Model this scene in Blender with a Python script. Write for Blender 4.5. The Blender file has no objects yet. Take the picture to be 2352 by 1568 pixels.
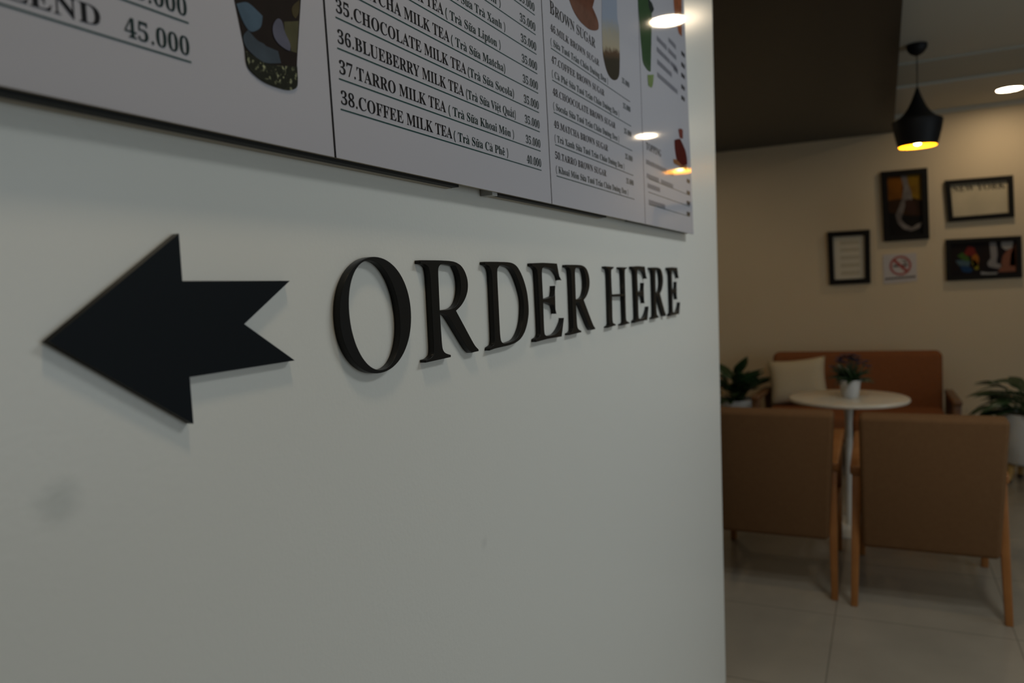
import bpy, bmesh, math, random, unicodedata
from mathutils import Vector, Matrix

# ------------------------------------------------------------------ camera, world, light, exposure
S = bpy.context.scene
COL = S.collection
CAM_D, CAM_H, FPX = 0.52, 1.42, 1762.5           # metres from the sign wall, eye height, focal length in px of a 2352 frame
YAW, PITCH, ROLL = .45297525, -.06634228, -.04220167

def make_camera():
    fw = Vector((-math.sin(YAW)*math.cos(PITCH), math.cos(YAW)*math.cos(PITCH), math.sin(PITCH)))
    r = Vector((math.cos(YAW), math.sin(YAW), 0)); u = r.cross(fw)
    c, s = math.cos(ROLL), math.sin(ROLL)
    R = c*r + s*u; U = -s*r + c*u
    cam = bpy.data.cameras.new('camera'); cam.sensor_width = 36.0; cam.sensor_fit = 'HORIZONTAL'
    cam.lens = 36.0*FPX/2352; cam.clip_start = .02; cam.clip_end = 60
    cam.dof.use_dof = True; cam.dof.focus_distance = 0.98; cam.dof.aperture_fstop = 4.4; cam.dof.aperture_blades = 0
    o = bpy.data.objects.new('camera', cam); COL.objects.link(o)
    M = Matrix((R, U, -fw)).transposed().to_4x4(); M.translation = (CAM_D, 0, CAM_H)
    o.matrix_world = M
    S.camera = o
make_camera()

S.view_settings.view_transform = 'Standard'
S.view_settings.look = 'None'
S.view_settings.gamma = 1.0
S.view_settings.use_curve_mapping = False
S.view_settings.exposure = EXPOSURE = 0.0

w = bpy.data.worlds.new('world'); S.world = w; w.use_nodes = True
w.node_tree.nodes['Background'].inputs[0].default_value = (.62, .74, .9, 1)
w.node_tree.nodes['Background'].inputs[1].default_value = 0.2

DAY_W = 26.0          # area light for daylight, at an unseen opening added on the right
la = bpy.data.lights.new('daylight', 'AREA'); la.shape = 'RECTANGLE'; la.size = 3.0; la.size_y = 2.1
la.energy = DAY_W; la.color = (.80, .92, 1.0)
lo = bpy.data.objects.new('daylight', la); COL.objects.link(lo)
lo.location = (4.35, 2.2, 1.35)
lo.rotation_euler = Matrix(((0,0,1),(1,0,0),(0,1,0))).to_euler()      # shines along -x, long side along y

DOWN_L = 60.0         # radiance of the recessed ceiling lamps
BULB_L = 70.0         # radiance of the pendant's bulb

# ------------------------------------------------------------------ materials
def lin(c):
    c /= 255.0
    return c/12.92 if c <= .04045 else ((c+.055)/1.055)**2.4
def rgb(r, g, b, k=1.0): return (lin(r)*k, lin(g)*k, lin(b)*k, 1)
def ink(r, g, b): return tuple(min(.9, lin(v)/lin(122)*.5) for v in (r, g, b)) + (1,)

def mat(name, color, rough=.6, spec=.5, metal=0, noise=None, bump=None, coat=0, emit=None):
    m = bpy.data.materials.new(name); m.use_nodes = True
    nt = m.node_tree; b = nt.nodes['Principled BSDF']
    b.inputs['Base Color'].default_value = color; b.inputs['Roughness'].default_value = rough
    b.inputs['Specular IOR Level'].default_value = spec; b.inputs['Metallic'].default_value = metal
    if coat: b.inputs['Coat Weight'].default_value = coat; b.inputs['Coat Roughness'].default_value = .08
    tc = nt.nodes.new('ShaderNodeTexCoord')
    if noise:                                   # (scale, second colour, contrast)
        n = nt.nodes.new('ShaderNodeTexNoise'); n.inputs['Scale'].default_value = noise[0]; n.inputs['Detail'].default_value = 4
        r = nt.nodes.new('ShaderNodeValToRGB'); o = noise[3] if len(noise) > 3 else 0; r.color_ramp.elements[0].position = .5-noise[2]+o; r.color_ramp.elements[1].position = .5+noise[2]+o
        r.color_ramp.elements[0].color = color; r.color_ramp.elements[1].color = noise[1]
        nt.links.new(tc.outputs['Object'], n.inputs['Vector']); nt.links.new(n.outputs['Fac'], r.inputs[0])
        nt.links.new(r.outputs[0], b.inputs['Base Color'])
    if bump:                                    # (scale, strength, distance)
        n = nt.nodes.new('ShaderNodeTexNoise'); n.inputs['Scale'].default_value = bump[0]; n.inputs['Detail'].default_value = 3
        p = nt.nodes.new('ShaderNodeBump'); p.inputs['Strength'].default_value = bump[1]; p.inputs['Distance'].default_value = bump[2]
        nt.links.new(tc.outputs['Object'], n.inputs['Vector']); nt.links.new(n.outputs['Fac'], p.inputs['Height'])
        nt.links.new(p.outputs['Normal'], b.inputs['Normal'])
    if emit:
        b.inputs['Emission Color'].default_value = emit[0]; b.inputs['Emission Strength'].default_value = emit[1]
    return m

M = {}
M['sign_wall'] = mat('glossy white wall paint', (.81, .80, .735, 1), .28, .38, bump=(170, .10, .002))
def add_smudge(m, spots):
    """faint grey hand marks on the paint, each with a place of its own on the wall"""
    nt = m.node_tree; b = nt.nodes['Principled BSDF']; prev = None
    g = nt.nodes.new('ShaderNodeNewGeometry'); base = nt.nodes.new('ShaderNodeRGB'); base.outputs[0].default_value = b.inputs['Base Color'].default_value
    cur = base.outputs[0]
    for (x, y, z), rad, col, f in spots:
        d = nt.nodes.new('ShaderNodeVectorMath'); d.operation = 'DISTANCE'; d.inputs[1].default_value = (x, y, z)
        n = nt.nodes.new('ShaderNodeTexNoise'); n.inputs['Scale'].default_value = 40
        nt.links.new(g.outputs['Position'], d.inputs[0]); nt.links.new(g.outputs['Position'], n.inputs['Vector'])
        a = nt.nodes.new('ShaderNodeMath'); a.operation = 'MULTIPLY_ADD'; a.inputs[1].default_value = rad*.8
        nt.links.new(n.outputs['Fac'], a.inputs[0]); nt.links.new(d.outputs['Value'], a.inputs[2])
        mr = nt.nodes.new('ShaderNodeMapRange'); mr.interpolation_type = 'SMOOTHSTEP'
        mr.inputs['From Min'].default_value = rad*.5; mr.inputs['From Max'].default_value = rad*1.5
        mr.inputs['To Min'].default_value = f; mr.inputs['To Max'].default_value = 0
        nt.links.new(a.outputs[0], mr.inputs['Value'])
        mx = nt.nodes.new('ShaderNodeMix'); mx.data_type = 'RGBA'
        nt.links.new(mr.outputs['Result'], mx.inputs[0]); nt.links.new(cur, mx.inputs[6]); mx.inputs[7].default_value = col
        cur = mx.outputs[2]
    nt.links.new(cur, b.inputs['Base Color'])
add_smudge(M['sign_wall'], [((0, .335, 1.285), .022, (.50, .52, .48, 1), .45), ((0, .95, 1.06), .012, (.5, .5, .47, 1), .25)])
M['back_wall'] = mat('cream wall paint', (.70, .56, .37, 1), .55, .3, noise=(1.3, (.66, .525, .345, 1), .3))
M['side_wall'] = mat('pale wall paint', (.34, .33, .30, 1), .6, .3)
M['dark_ceiling'] = mat('black ceiling paint', (.019, .018, .0155, 1), .38, .35)
M['ceiling'] = mat('white ceiling paint', (.60, .58, .50, 1), .7, .3)
M['board'] = mat('glossy white printed board', (.50, .49, .525, 1), .045, .38, bump=(300, .02, .0004))
M['board_edge'] = mat('board edge', (.42, .37, .29, 1), .6)
M['rail'] = mat('black rail', (.006, .006, .004, 1), .6, .3)
M['rail_end'] = mat('grey rail end', (.45, .45, .43, 1), .5)
M['ink_black'] = mat('black print', (.010, .009, .012, 1), .045, .38)
M['ink_green'] = mat('dark green print', (.012, .030, .030, 1), .045, .38)
M['ink_rule'] = mat('green print rule', (.010, .055, .048, 1), .045, .38)
M['ink_grey'] = mat('grey print', (.22, .22, .25, 1), .045, .38)
M['letter'] = mat('black acrylic letter', (.009, .009, .008, 1), .38, .22)
M['arrow'] = mat('blue black board', (.004, .0065, .0085, 1), .5, .12)
M['arrow_edge'] = mat('dark brown cut edge', (.035, .030, .022, 1), .6)
M['frame'] = mat('black picture frame', (.008, .006, .004, 1), .6, .2)
M['fabric'] = mat('brown chair fabric', (.170, .088, .038, 1), .9, .12, noise=(60, (.15, .075, .032, 1), .25), bump=(420, .35, .002))
M['sofa_fabric'] = mat('brown sofa fabric', (.24, .085, .030, 1), .9, .15, noise=(50, (.21, .073, .026, 1), .25), bump=(420, .35, .002))
M['wood'] = mat('orange brown wood', (.35, .140, .036, 1), .4, .4, noise=(14, (.29, .108, .026, 1), .2))
M['dark_wood'] = mat('dark wood', (.16, .065, .020, 1), .4, .5, noise=(14, (.12, .05, .016, 1), .2))
M['yellow_wood'] = mat('yellow wood', (.50, .30, .09, 1), .45)
M['foot'] = mat('dark foot', (.03, .02, .012, 1), .5)
M['cushion'] = mat('cream cushion cloth', (.55, .46, .31, 1), .9, .15, bump=(300, .3, .002))
M['table'] = mat('white table top', (.66, .57, .44, 1), .22, .5)
M['white_metal'] = mat('white enamel', (.66, .63, .56, 1), .35)
M['pot'] = mat('white ceramic', (.62, .61, .58, 1), .3)
M['soil'] = mat('soil', (.03, .02, .012, 1), .95)
M['leaf'] = mat('dark green leaf', (.022, .050, .018, 1), .32, .5, noise=(9, (.035, .075, .024, 1), .25))
M['leaf_small'] = mat('green leaf', (.022, .048, .014, 1), .4)
M['bloom'] = mat('violet blossom', (.036, .033, .075, 1), .6)
M['stem'] = mat('green stem', (.04, .07, .02, 1), .5)
M['lamp_black'] = mat('matt black metal', (.006, .006, .007, 1), .55, .3)
M['lamp_gold'] = mat('gold lamp inside', (1.0, .66, .04, 1), .35, .5)
M['bulb'] = mat('warm bulb', (1, .8, .4, 1), .4, emit=((1.0, .72, .24, 1), BULB_L))
M['down_disc'] = mat('lit lamp disc', (1, 1, 1, 1), .4, emit=((1.0, .80, .55, 1), DOWN_L))
M['fill_disc'] = mat('added neutral fill disc', (1, 1, 1, 1), .4, emit=((.90, .97, 1.0, 1), DOWN_L*.33))  # glow of the two fill lamps added for the sign wall
M['trim_white'] = mat('white lamp ring', (.7, .68, .62, 1), .4)
M['paper'] = mat('cream paper', (.62, .55, .42, 1), .7)

def floor_material():
    m = mat('beige floor tile', (.38, .33, .255, 1), .22, .40); nt = m.node_tree; b = nt.nodes['Principled BSDF']
    g = nt.nodes.new('ShaderNodeNewGeometry')
    mp = nt.nodes.new('ShaderNodeMapping'); mp.inputs['Location'].default_value = (.323, .62, 0)
    br = nt.nodes.new('ShaderNodeTexBrick'); br.offset = 0; br.squash = 1
    br.inputs['Scale'].default_value = 1; br.inputs['Brick Width'].default_value = .646; br.inputs['Row Height'].default_value = .67
    br.inputs['Mortar Size'].default_value = .003; br.inputs['Mortar Smooth'].default_value = .2
    br.inputs['Color1'].default_value = (.38, .33, .255, 1); br.inputs['Color2'].default_value = (.365, .315, .243, 1); br.inputs['Mortar'].default_value = (.23, .195, .15, 1)
    nt.links.new(g.outputs['Position'], mp.inputs[0]); nt.links.new(mp.outputs[0], br.inputs['Vector']); 
    n = nt.nodes.new('ShaderNodeTexNoise'); n.inputs['Scale'].default_value = 5; n.inputs['Detail'].default_value = 6
    mx = nt.nodes.new('ShaderNodeMix'); mx.data_type = 'RGBA'; mx.blend_type = 'MULTIPLY'; mx.inputs[0].default_value = .35
    nt.links.new(g.outputs['Position'], n.inputs['Vector']); nt.links.new(br.outputs['Color'], mx.inputs[6]); nt.links.new(n.outputs['Color'], mx.inputs[7])
    n2 = nt.nodes.new('ShaderNodeRGBToBW'); nt.links.new(n.outputs['Color'], n2.inputs[0]); nt.links.new(n2.outputs[0], mx.inputs[7])
    nt.links.new(mx.outputs[2], b.inputs['Base Color'])
    return m
M['floor'] = floor_material()

# ------------------------------------------------------------------ builders
def link(name, me, parent=None, loc=(0, 0, 0)):
    o = bpy.data.objects.new(name, me); COL.objects.link(o); o.location = loc
    if parent is not None: o.parent = parent
    return o
def obj(name, bm, m, parent=None, smooth=False, loc=(0, 0, 0)):
    me = bpy.data.meshes.new(name); bm.normal_update(); bm.to_mesh(me); bm.free()
    for x in (m if isinstance(m, (list, tuple)) else [m]): me.materials.append(x)
    if smooth:
        for p in me.polygons: p.use_smooth = True
        if smooth != 'all': me.set_sharp_from_angle(angle=math.radians(40))
    return link(name, me, parent, loc)
def thing(name, label, cat, loc=(0, 0, 0), group=None, rz=0):
    o = bpy.data.objects.new(name, None); COL.objects.link(o); o.location = loc; o.rotation_euler = (0, 0, rz)
    o.empty_display_size = .1
    return tag(o, label, cat, group)
def tag(o, label, cat, group=None):
    o['label'] = label; o['category'] = cat
    if group: o['group'] = group
    return o
def struct(name, bm, m):
    o = obj(name, bm, m); o['kind'] = 'structure'; return o
def bm_box(x0, x1, y0, y1, z0, z1, bm=None, bevel=0, seg=2):
    bm = bm or bmesh.new()
    vs = [bm.verts.new((x, y, z)) for x in (x0, x1) for y in (y0, y1) for z in (z0, z1)]
    fs = [bm.faces.new([vs[i] for i in q]) for q in ((0,1,3,2), (4,6,7,5), (0,4,5,1), (2,3,7,6), (0,2,6,4), (1,5,7,3))]
    if bevel:
        es = {e for f in fs for e in f.edges}
        bmesh.ops.bevel(bm, geom=list(es), offset=bevel, segments=seg, profile=.5, affect='EDGES')
    return bm
def bm_hexa(bot, top, bm=None, bevel=0, seg=2):
    """a solid between two four-cornered loops (each listed the same way round)"""
    bm = bm or bmesh.new()
    a = [bm.verts.new(p) for p in bot]; b = [bm.verts.new(p) for p in top]
    fs = [bm.faces.new(a[::-1]), bm.faces.new(b)] + [bm.faces.new((a[i], a[(i+1) % 4], b[(i+1) % 4], b[i])) for i in range(4)]
    if bevel:
        bmesh.ops.bevel(bm, geom=list({e for f in fs for e in f.edges}), offset=bevel, segments=seg, profile=.5, affect='EDGES')
    bmesh.ops.recalc_face_normals(bm, faces=bm.faces)
    return bm
def bm_lathe(prof, seg=40, cx=0, cy=0, bm=None, cap0=False, cap1=False):
    bm = bm or bmesh.new(); rings = []
    for r, z in prof:
        rings.append([bm.verts.new((cx+r*math.cos(2*math.pi*i/seg), cy+r*math.sin(2*math.pi*i/seg), z)) for i in range(seg)])
    for a, b in zip(rings, rings[1:]):
        for i in range(seg): bm.faces.new((a[i], a[(i+1) % seg], b[(i+1) % seg], b[i]))
    if cap0: bm.faces.new(rings[0][::-1])
    if cap1: bm.faces.new(rings[-1])
    bmesh.ops.recalc_face_normals(bm, faces=bm.faces)
    return bm
def bm_tube(pts, r0, r1=None, seg=10, bm=None):
    bm = bm or bmesh.new(); r1 = r0 if r1 is None else r1; pts = [Vector(p) for p in pts]; rings = []
    for i, p in enumerate(pts):
        d = (pts[min(i+1, len(pts)-1)] - pts[max(i-1, 0)]).normalized()
        a = d.orthogonal().normalized(); b = d.cross(a); r = r0+(r1-r0)*i/(len(pts)-1)
        rings.append([bm.verts.new(p+r*(math.cos(2*math.pi*k/seg)*a+math.sin(2*math.pi*k/seg)*b)) for k in range(seg)])
    for a, b in zip(rings, rings[1:]):
        best = min(range(seg), key=lambda s: (a[0].co-b[s].co).length)
        for i in range(seg): bm.faces.new((a[i], a[(i+1) % seg], b[(i+1+best) % seg], b[(i+best) % seg]))
    bm.faces.new(rings[0][::-1]); bm.faces.new(rings[-1]); bmesh.ops.recalc_face_normals(bm, faces=bm.faces)
    return bm

def curve_mesh(contours, extrude=0.0, bevel=0.0):
    """filled flat (or thick) shape from closed outlines, holes included; lies in local x,y"""
    c = bpy.data.curves.new('outline', 'CURVE'); c.dimensions = '2D'; c.fill_mode = 'BOTH'
    c.extrude = extrude; c.bevel_depth = bevel; c.bevel_resolution = 1
    if bevel: c.offset = -bevel
    for pts in contours:
        s = c.splines.new('POLY'); s.points.add(len(pts)-1); s.use_cyclic_u = True
        for k, (x, y) in enumerate(pts): s.points[k].co = (x, y, 0, 1)
    o = bpy.data.objects.new('outline', c); COL.objects.link(o)
    dg = bpy.context.evaluated_depsgraph_get(); dg.update()
    me = bpy.data.meshes.new_from_object(o.evaluated_get(dg))
    bpy.data.objects.remove(o); bpy.data.curves.remove(c)
    me.materials.clear()
    return me
def smooth_loop(pts, n=2, sharp=35):
    """rounds an outline's gentle bends, keeps its sharp corners"""
    for _ in range(n):
        out = []; N = len(pts)
        for i in range(N):
            a, b, c = Vector(pts[i-1]), Vector(pts[i]), Vector(pts[(i+1) % N])
            u, v = b-a, c-b
            ang = math.degrees(u.angle(v)) if u.length > 1e-7 and v.length > 1e-7 else 90
            if ang > sharp: out.append(tuple(b))
            else:
                l = min(.25, .006/max(u.length, 1e-6)); l2 = min(.25, .006/max(v.length, 1e-6))
                out.append(tuple(b-u*l)); out.append(tuple(b+v*l2))
        pts = out
    return pts
def stand_up(me, x0):
    """local (u, v, w) -> wall (x0+w, u, v): a sheet on the sign wall, facing the room"""
    me.transform(Matrix(((0, 0, 1, x0), (1, 0, 0, 0), (0, 1, 0, 0), (0, 0, 0, 1)))); me.update()
    return me
def stand_back(me, y0):
    """local (u, v, w) -> back wall (u, y0-w, v): a sheet on the back wall, facing the room"""
    me.transform(Matrix(((1, 0, 0, 0), (0, 0, -1, y0), (0, 1, 0, 0), (0, 0, 0, 1)))); me.update()
    return me

# glyph outlines of a bold book face: advance, closed outlines (thousandths)
GLYPHS = {
"(":[201,[[126,-106,95,-65,70,-20,51,28,37,79,30,131,27,184,30,238,37,291,51,342,70,391,95,437,126,480,181,480,153,436,129,390,110,340,97,289,89,238,87,185,89,133,97,82,110,32,129,-17,152,-63,181,-106]]],
")":[201,[[21,-106,49,-63,73,-17,91,32,104,82,112,133,115,185,112,238,104,289,91,340,73,390,49,436,20,480,76,480,107,437,132,391,151,342,164,291,172,238,175,184,172,131,164,79,151,28,132,-20,107,-65,76,-106]]],
",":[180,[[28,-87,47,-3,61,78,124,78,129,71,122,46,114,20,104,-8,71,-87]]],
"-":[216,[[27,154,27,206,189,206,189,154]]],
".":[180,[[89,-9,79,-8,69,-5,60,1,54,10,50,22,48,36,50,51,54,63,60,71,69,77,79,80,89,81,100,80,110,77,119,71,126,63,130,51,132,36,130,22,126,10,119,1,110,-5,100,-8]]],
"0":[375,[[188,-7,150,-3,118,7,91,24,69,48,51,76,39,111,30,150,25,193,23,241,25,289,30,332,39,371,51,405,69,433,91,456,118,473,150,483,189,486,225,483,257,473,283,456,305,433,322,405,336,370,345,331,351,288,353,240,351,193,345,150,336,110,322,76,305,47,283,24,256,7,225,-3],[188,37,210,43,227,61,237,91,243,131,247,181,248,240,247,300,243,349,237,390,227,419,211,437,189,443,166,437,150,419,139,390,132,349,128,300,127,240,128,181,132,131,139,91,150,61,166,43]]],
"1":[375,[[65,0,65,36,120,36,131,37,139,40,146,45,150,53,153,64,154,79,154,416,108,365,94,355,81,348,67,346,57,347,48,352,40,359,33,369,29,381,28,396,74,412,91,420,111,432,132,447,179,482,254,482,254,79,261,47,267,41,276,37,288,36,343,36,343,0]]],
"2":[375,[[24,0,24,69,123,171,148,198,170,223,187,245,200,266,210,287,218,307,222,327,225,349,226,371,225,395,220,413,212,427,202,437,189,443,174,445,153,442,137,432,126,416,118,393,114,364,112,329,88,331,68,336,50,344,37,357,29,374,26,396,28,411,34,426,43,441,55,454,72,465,92,474,116,481,143,485,174,486,220,483,258,473,288,456,310,434,323,407,328,375,327,359,324,344,319,329,313,314,303,298,291,281,277,262,259,242,238,220,154,138,87,74,244,74,257,75,269,79,279,86,288,95,295,107,300,120,305,141,345,141,341,0]]],
"3":[375,[[163,-7,132,-5,104,-2,81,5,62,13,46,23,34,35,26,47,20,60,19,74,21,90,26,103,36,113,48,120,61,125,76,126,78,100,86,79,99,62,116,50,135,43,158,40,173,41,187,44,199,49,211,56,221,66,230,79,236,95,240,115,241,139,238,163,229,184,214,202,194,216,168,224,137,227,95,227,95,269,140,269,166,272,188,281,204,296,216,316,223,340,225,367,223,390,219,409,211,424,200,436,186,443,169,445,154,444,142,439,133,430,125,419,120,406,116,391,111,341,86,343,64,348,47,356,34,367,27,382,24,401,28,423,41,444,62,461,91,475,128,483,173,486,217,483,255,474,286,458,309,436,323,409,328,377,324,348,315,323,298,301,277,283,253,267,225,256,243,252,261,246,279,238,297,228,312,216,326,201,336,184,342,163,345,138,343,112,338,90,329,70,318,52,304,37,288,25,271,15,251,7,230,1,209,-3,186,-6]]],
"4":[375,[[121,0,121,36,140,36,154,37,167,39,179,44,188,52,193,65,195,84,195,125,9,125,9,166,199,480,293,480,293,169,363,169,363,125,293,125,293,84,295,65,300,52,309,44,320,39,333,37,348,36,357,36,357,0],[56,169,195,169,195,287,196,351,199,416,189,394,174,366,158,338,146,319]]],
"5":[375,[[165,-7,133,-5,106,-1,84,5,66,14,51,24,40,35,33,48,28,61,27,75,29,89,33,101,42,109,53,116,66,120,81,121,88,83,93,71,101,61,111,52,123,46,137,42,154,40,169,41,183,45,195,50,207,58,217,69,226,83,232,101,236,122,237,148,234,178,226,203,213,223,195,236,173,244,146,247,103,243,71,235,40,247,62,480,316,480,319,357,281,357,275,380,267,399,244,406,105,406,94,281,126,288,168,291,216,287,258,276,293,256,319,228,335,192,340,148,338,120,333,96,324,75,312,56,299,40,282,27,265,16,246,8,226,1,205,-3,185,-6]]],
"6":[375,[[197,-7,165,-4,136,4,109,18,86,37,67,62,51,93,39,130,33,173,30,222,32,258,35,293,42,325,51,356,63,384,77,409,94,432,114,450,137,466,163,477,191,484,222,486,249,485,272,482,291,476,307,468,319,459,329,449,335,437,339,425,340,412,338,399,332,387,322,376,307,367,287,362,260,360,256,400,243,434,236,441,227,445,216,447,191,441,170,426,152,401,139,366,130,322,125,269,161,286,177,291,196,293,218,294,256,290,288,278,315,258,336,230,348,196,352,155,348,110,334,71,313,38,282,13,244,-2],[199,38,215,41,228,49,239,64,248,85,253,113,255,148,253,181,247,208,238,228,226,242,211,250,193,253,180,252,168,249,154,243,125,221,128,162,135,116,147,81,162,57,179,42]]],
"7":[375,[[111,0,289,406,113,406,93,403,80,391,74,372,70,338,30,338,33,480,353,480,353,447,168,0]]],
"8":[375,[[183,-7,148,-5,118,1,91,11,69,24,51,39,38,57,28,78,22,99,20,122,23,150,32,173,47,193,67,211,91,227,119,242,94,259,74,276,57,296,45,316,38,339,36,364,37,385,42,404,50,423,62,441,79,456,99,469,125,478,156,484,191,486,235,483,271,471,299,453,318,429,330,401,334,369,332,344,324,322,310,305,292,289,270,274,244,260,280,240,309,220,330,199,344,177,352,153,355,127,350,88,335,55,310,29,276,9,234,-3],[203,283,218,293,230,304,239,317,245,332,249,350,250,370,243,407,237,418,230,428,222,436,212,442,200,446,187,447,170,445,156,438,145,426,137,410,132,392,130,372,132,351,139,333,149,318,163,306,181,294],[187,32,208,34,226,42,241,55,253,72,260,92,262,116,259,136,252,154,239,170,220,185,195,200,164,216,150,205,137,192,126,178,118,161,112,142,111,120,113,95,120,74,132,56,147,42,165,34]]],
"9":[375,[[152,-7,127,-5,106,-2,88,4,73,12,62,22,53,33,47,45,44,57,42,69,50,94,75,107,83,88,92,71,103,56,118,45,135,38,156,36,205,57,237,122,251,230,240,218,227,207,212,198,195,191,176,186,155,185,119,189,87,201,60,220,40,248,28,282,24,324,26,355,32,383,42,409,56,431,74,450,95,466,120,477,147,484,177,486,209,484,238,476,264,463,287,444,307,420,323,390,335,353,343,310,345,261,344,225,340,190,334,157,326,126,315,97,301,72,284,49,264,30,241,14,215,3,185,-4],[184,233,199,234,212,239,224,245,235,255,243,265,251,278,248,330,242,372,231,403,217,424,201,437,181,441,164,438,149,429,137,413,128,391,123,362,121,328,128,275,149,244]]],
"A":[437,[[-9,0,-9,18,4,19,14,24,24,30,32,41,41,55,49,75,206,466,224,465,384,87,394,65,403,47,411,34,420,25,430,20,443,18,443,0,229,0,229,18,259,21,277,30,283,46,273,81,253,132,103,132,79,71,76,59,75,48,80,32,96,21,124,18,128,18,128,0],[113,161,242,161,177,319]]],
"B":[443,[[16,0,16,17,36,20,52,25,62,32,69,44,73,60,75,82,75,369,74,386,72,401,69,412,65,421,59,428,51,433,15,439,15,455,220,455,318,444,377,409,396,351,384,302,348,268,287,247,360,223,404,185,418,132,413,93,397,61,371,35,335,15,291,4,238,0],[182,252,188,252,220,254,245,261,263,272,275,290,282,314,285,345,283,373,278,395,269,412,257,424,239,431,216,434,203,433,193,430,188,425,182,391],[222,24,248,27,268,35,283,49,293,69,299,95,301,128,298,162,290,188,277,208,258,221,231,228,197,231,182,231,182,65,183,51,186,41,190,33,198,28,208,25]]],
"C":[468,[[257,-11,213,-7,174,3,137,20,105,43,78,71,56,104,39,142,29,184,26,228,30,273,39,314,56,351,79,384,106,412,139,435,176,452,216,462,259,465,292,463,328,454,367,440,388,435,402,439,413,449,419,465,437,465,437,308,420,308,403,347,381,380,356,407,328,427,298,439,265,443,198,419,157,347,144,226,159,114,203,46,278,24,305,26,331,33,358,45,383,61,407,81,428,106,447,89,395,33,332,0]]],
"D":[496,[[20,0,20,17,39,19,53,23,63,30,69,39,73,54,74,75,74,374,72,397,68,415,61,426,50,433,35,437,15,439,15,455,222,455,296,449,357,429,405,396,440,351,461,295,468,228,441,101,362,25,228,0],[222,24,262,30,295,47,319,75,337,115,347,166,351,229,336,342,294,410,223,433,208,432,197,429,190,423,185,415,183,402,182,385,182,72,183,55,185,42,190,34,197,29,208,25]]],
"E":[442,[[14,0,14,17,35,18,51,22,62,30,70,41,74,57,75,78,75,369,74,394,69,413,62,425,51,433,36,437,16,439,16,455,399,455,399,320,383,320,375,357,361,386,340,406,312,420,276,428,232,430,200,428,186,417,183,388,183,246,193,246,221,248,243,256,259,269,272,288,281,313,288,345,304,345,304,118,287,118,284,143,280,164,273,181,264,195,254,206,241,213,225,218,207,221,185,222,183,222,183,67,184,53,187,42,192,35,201,31,213,28,230,28,261,29,289,32,313,39,335,48,354,60,371,75,386,94,399,116,411,143,430,143,402,0]]],
"F":[404,[[15,0,15,17,36,20,52,26,62,34,69,45,73,62,75,84,75,375,73,396,69,412,61,423,50,430,35,435,14,439,14,455,394,455,394,320,377,320,372,345,365,367,355,385,343,400,328,412,310,420,288,426,261,430,230,431,200,429,186,421,182,398,182,247,190,247,217,250,239,257,256,270,269,289,278,314,284,347,302,347,302,118,285,118,279,154,269,181,257,200,239,213,217,221,189,224,182,224,182,81,188,43,193,34,200,28,210,24,222,20,238,18,257,17,257,0]]],
"G":[508,[[268,-10,222,-7,179,3,141,19,108,42,80,70,57,103,41,141,31,183,28,229,31,274,41,315,57,352,80,385,107,413,139,435,176,452,215,462,257,465,293,463,330,454,369,441,388,436,406,443,419,465,437,465,437,308,420,308,409,334,397,357,382,379,366,397,348,413,329,426,309,436,288,441,267,443,200,419,159,347,146,228,150,163,161,110,180,67,206,37,238,19,275,13,298,14,316,19,328,27,336,39,341,53,343,71,343,128,341,146,337,161,329,170,317,176,299,180,275,182,275,198,500,198,500,182,481,180,466,177,457,171,451,161,447,147,446,128,446,29,387,7,328,-6]]],
"H":[523,[[15,0,15,17,36,20,52,24,62,32,69,43,73,59,75,81,75,379,73,398,69,413,62,424,51,431,36,436,16,439,16,455,242,455,242,439,204,432,187,415,182,379,182,251,342,251,342,379,337,415,320,432,282,439,282,455,507,455,507,439,486,436,471,431,461,424,454,414,451,399,449,379,449,81,451,60,455,44,461,33,471,25,487,20,507,17,507,0,282,0,282,17,303,20,318,24,329,31,336,41,340,58,342,81,342,221,182,221,182,81,183,59,187,43,194,32,205,24,221,20,242,17,242,0]]],
"I":[261,[[13,0,13,17,34,21,50,26,61,32,69,42,74,56,75,75,75,387,74,405,70,419,63,427,52,433,36,437,13,439,13,455,244,455,244,439,223,437,207,433,196,427,188,419,184,405,183,387,183,77,187,44,206,26,246,17,246,0]]],
"J":[330,[[109,-65,88,-64,69,-60,51,-54,36,-45,22,-35,11,-22,3,-8,-2,7,-3,23,-2,38,3,50,11,61,21,68,32,73,44,75,58,73,69,69,79,62,87,52,91,41,93,28,85,-1,77,-19,80,-31,89,-38,105,-40,120,-39,131,-33,139,-25,144,-13,147,3,148,21,148,367,142,409,138,418,131,425,122,430,111,434,97,437,79,439,79,455,314,455,314,439,277,431,269,426,263,419,260,411,255,367,255,89,239,3,190,-48]]],
"K":[510,[[16,0,16,17,37,20,53,24,63,32,70,43,74,59,75,81,75,379,74,398,70,413,63,424,52,432,37,436,17,439,17,455,242,455,242,439,205,432,187,415,183,379,183,234,321,373,336,391,345,406,349,418,342,430,323,436,291,439,291,455,486,455,486,439,477,439,436,430,392,404,345,361,271,285,463,46,487,25,519,17,519,0,281,0,281,17,306,18,322,21,334,34,332,42,326,53,316,66,199,214,183,198,183,81,184,59,188,43,195,32,205,24,221,20,242,17,242,0]]],
"L":[426,[[15,0,15,17,36,20,52,24,62,32,69,43,73,59,75,81,75,379,73,399,69,414,62,425,51,432,36,436,16,439,16,455,250,455,250,439,208,434,199,430,193,424,188,416,182,379,182,83,185,47,200,31,234,28,264,29,291,33,315,40,335,49,354,63,370,80,384,100,397,125,409,154,427,154,402,0]]],
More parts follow.
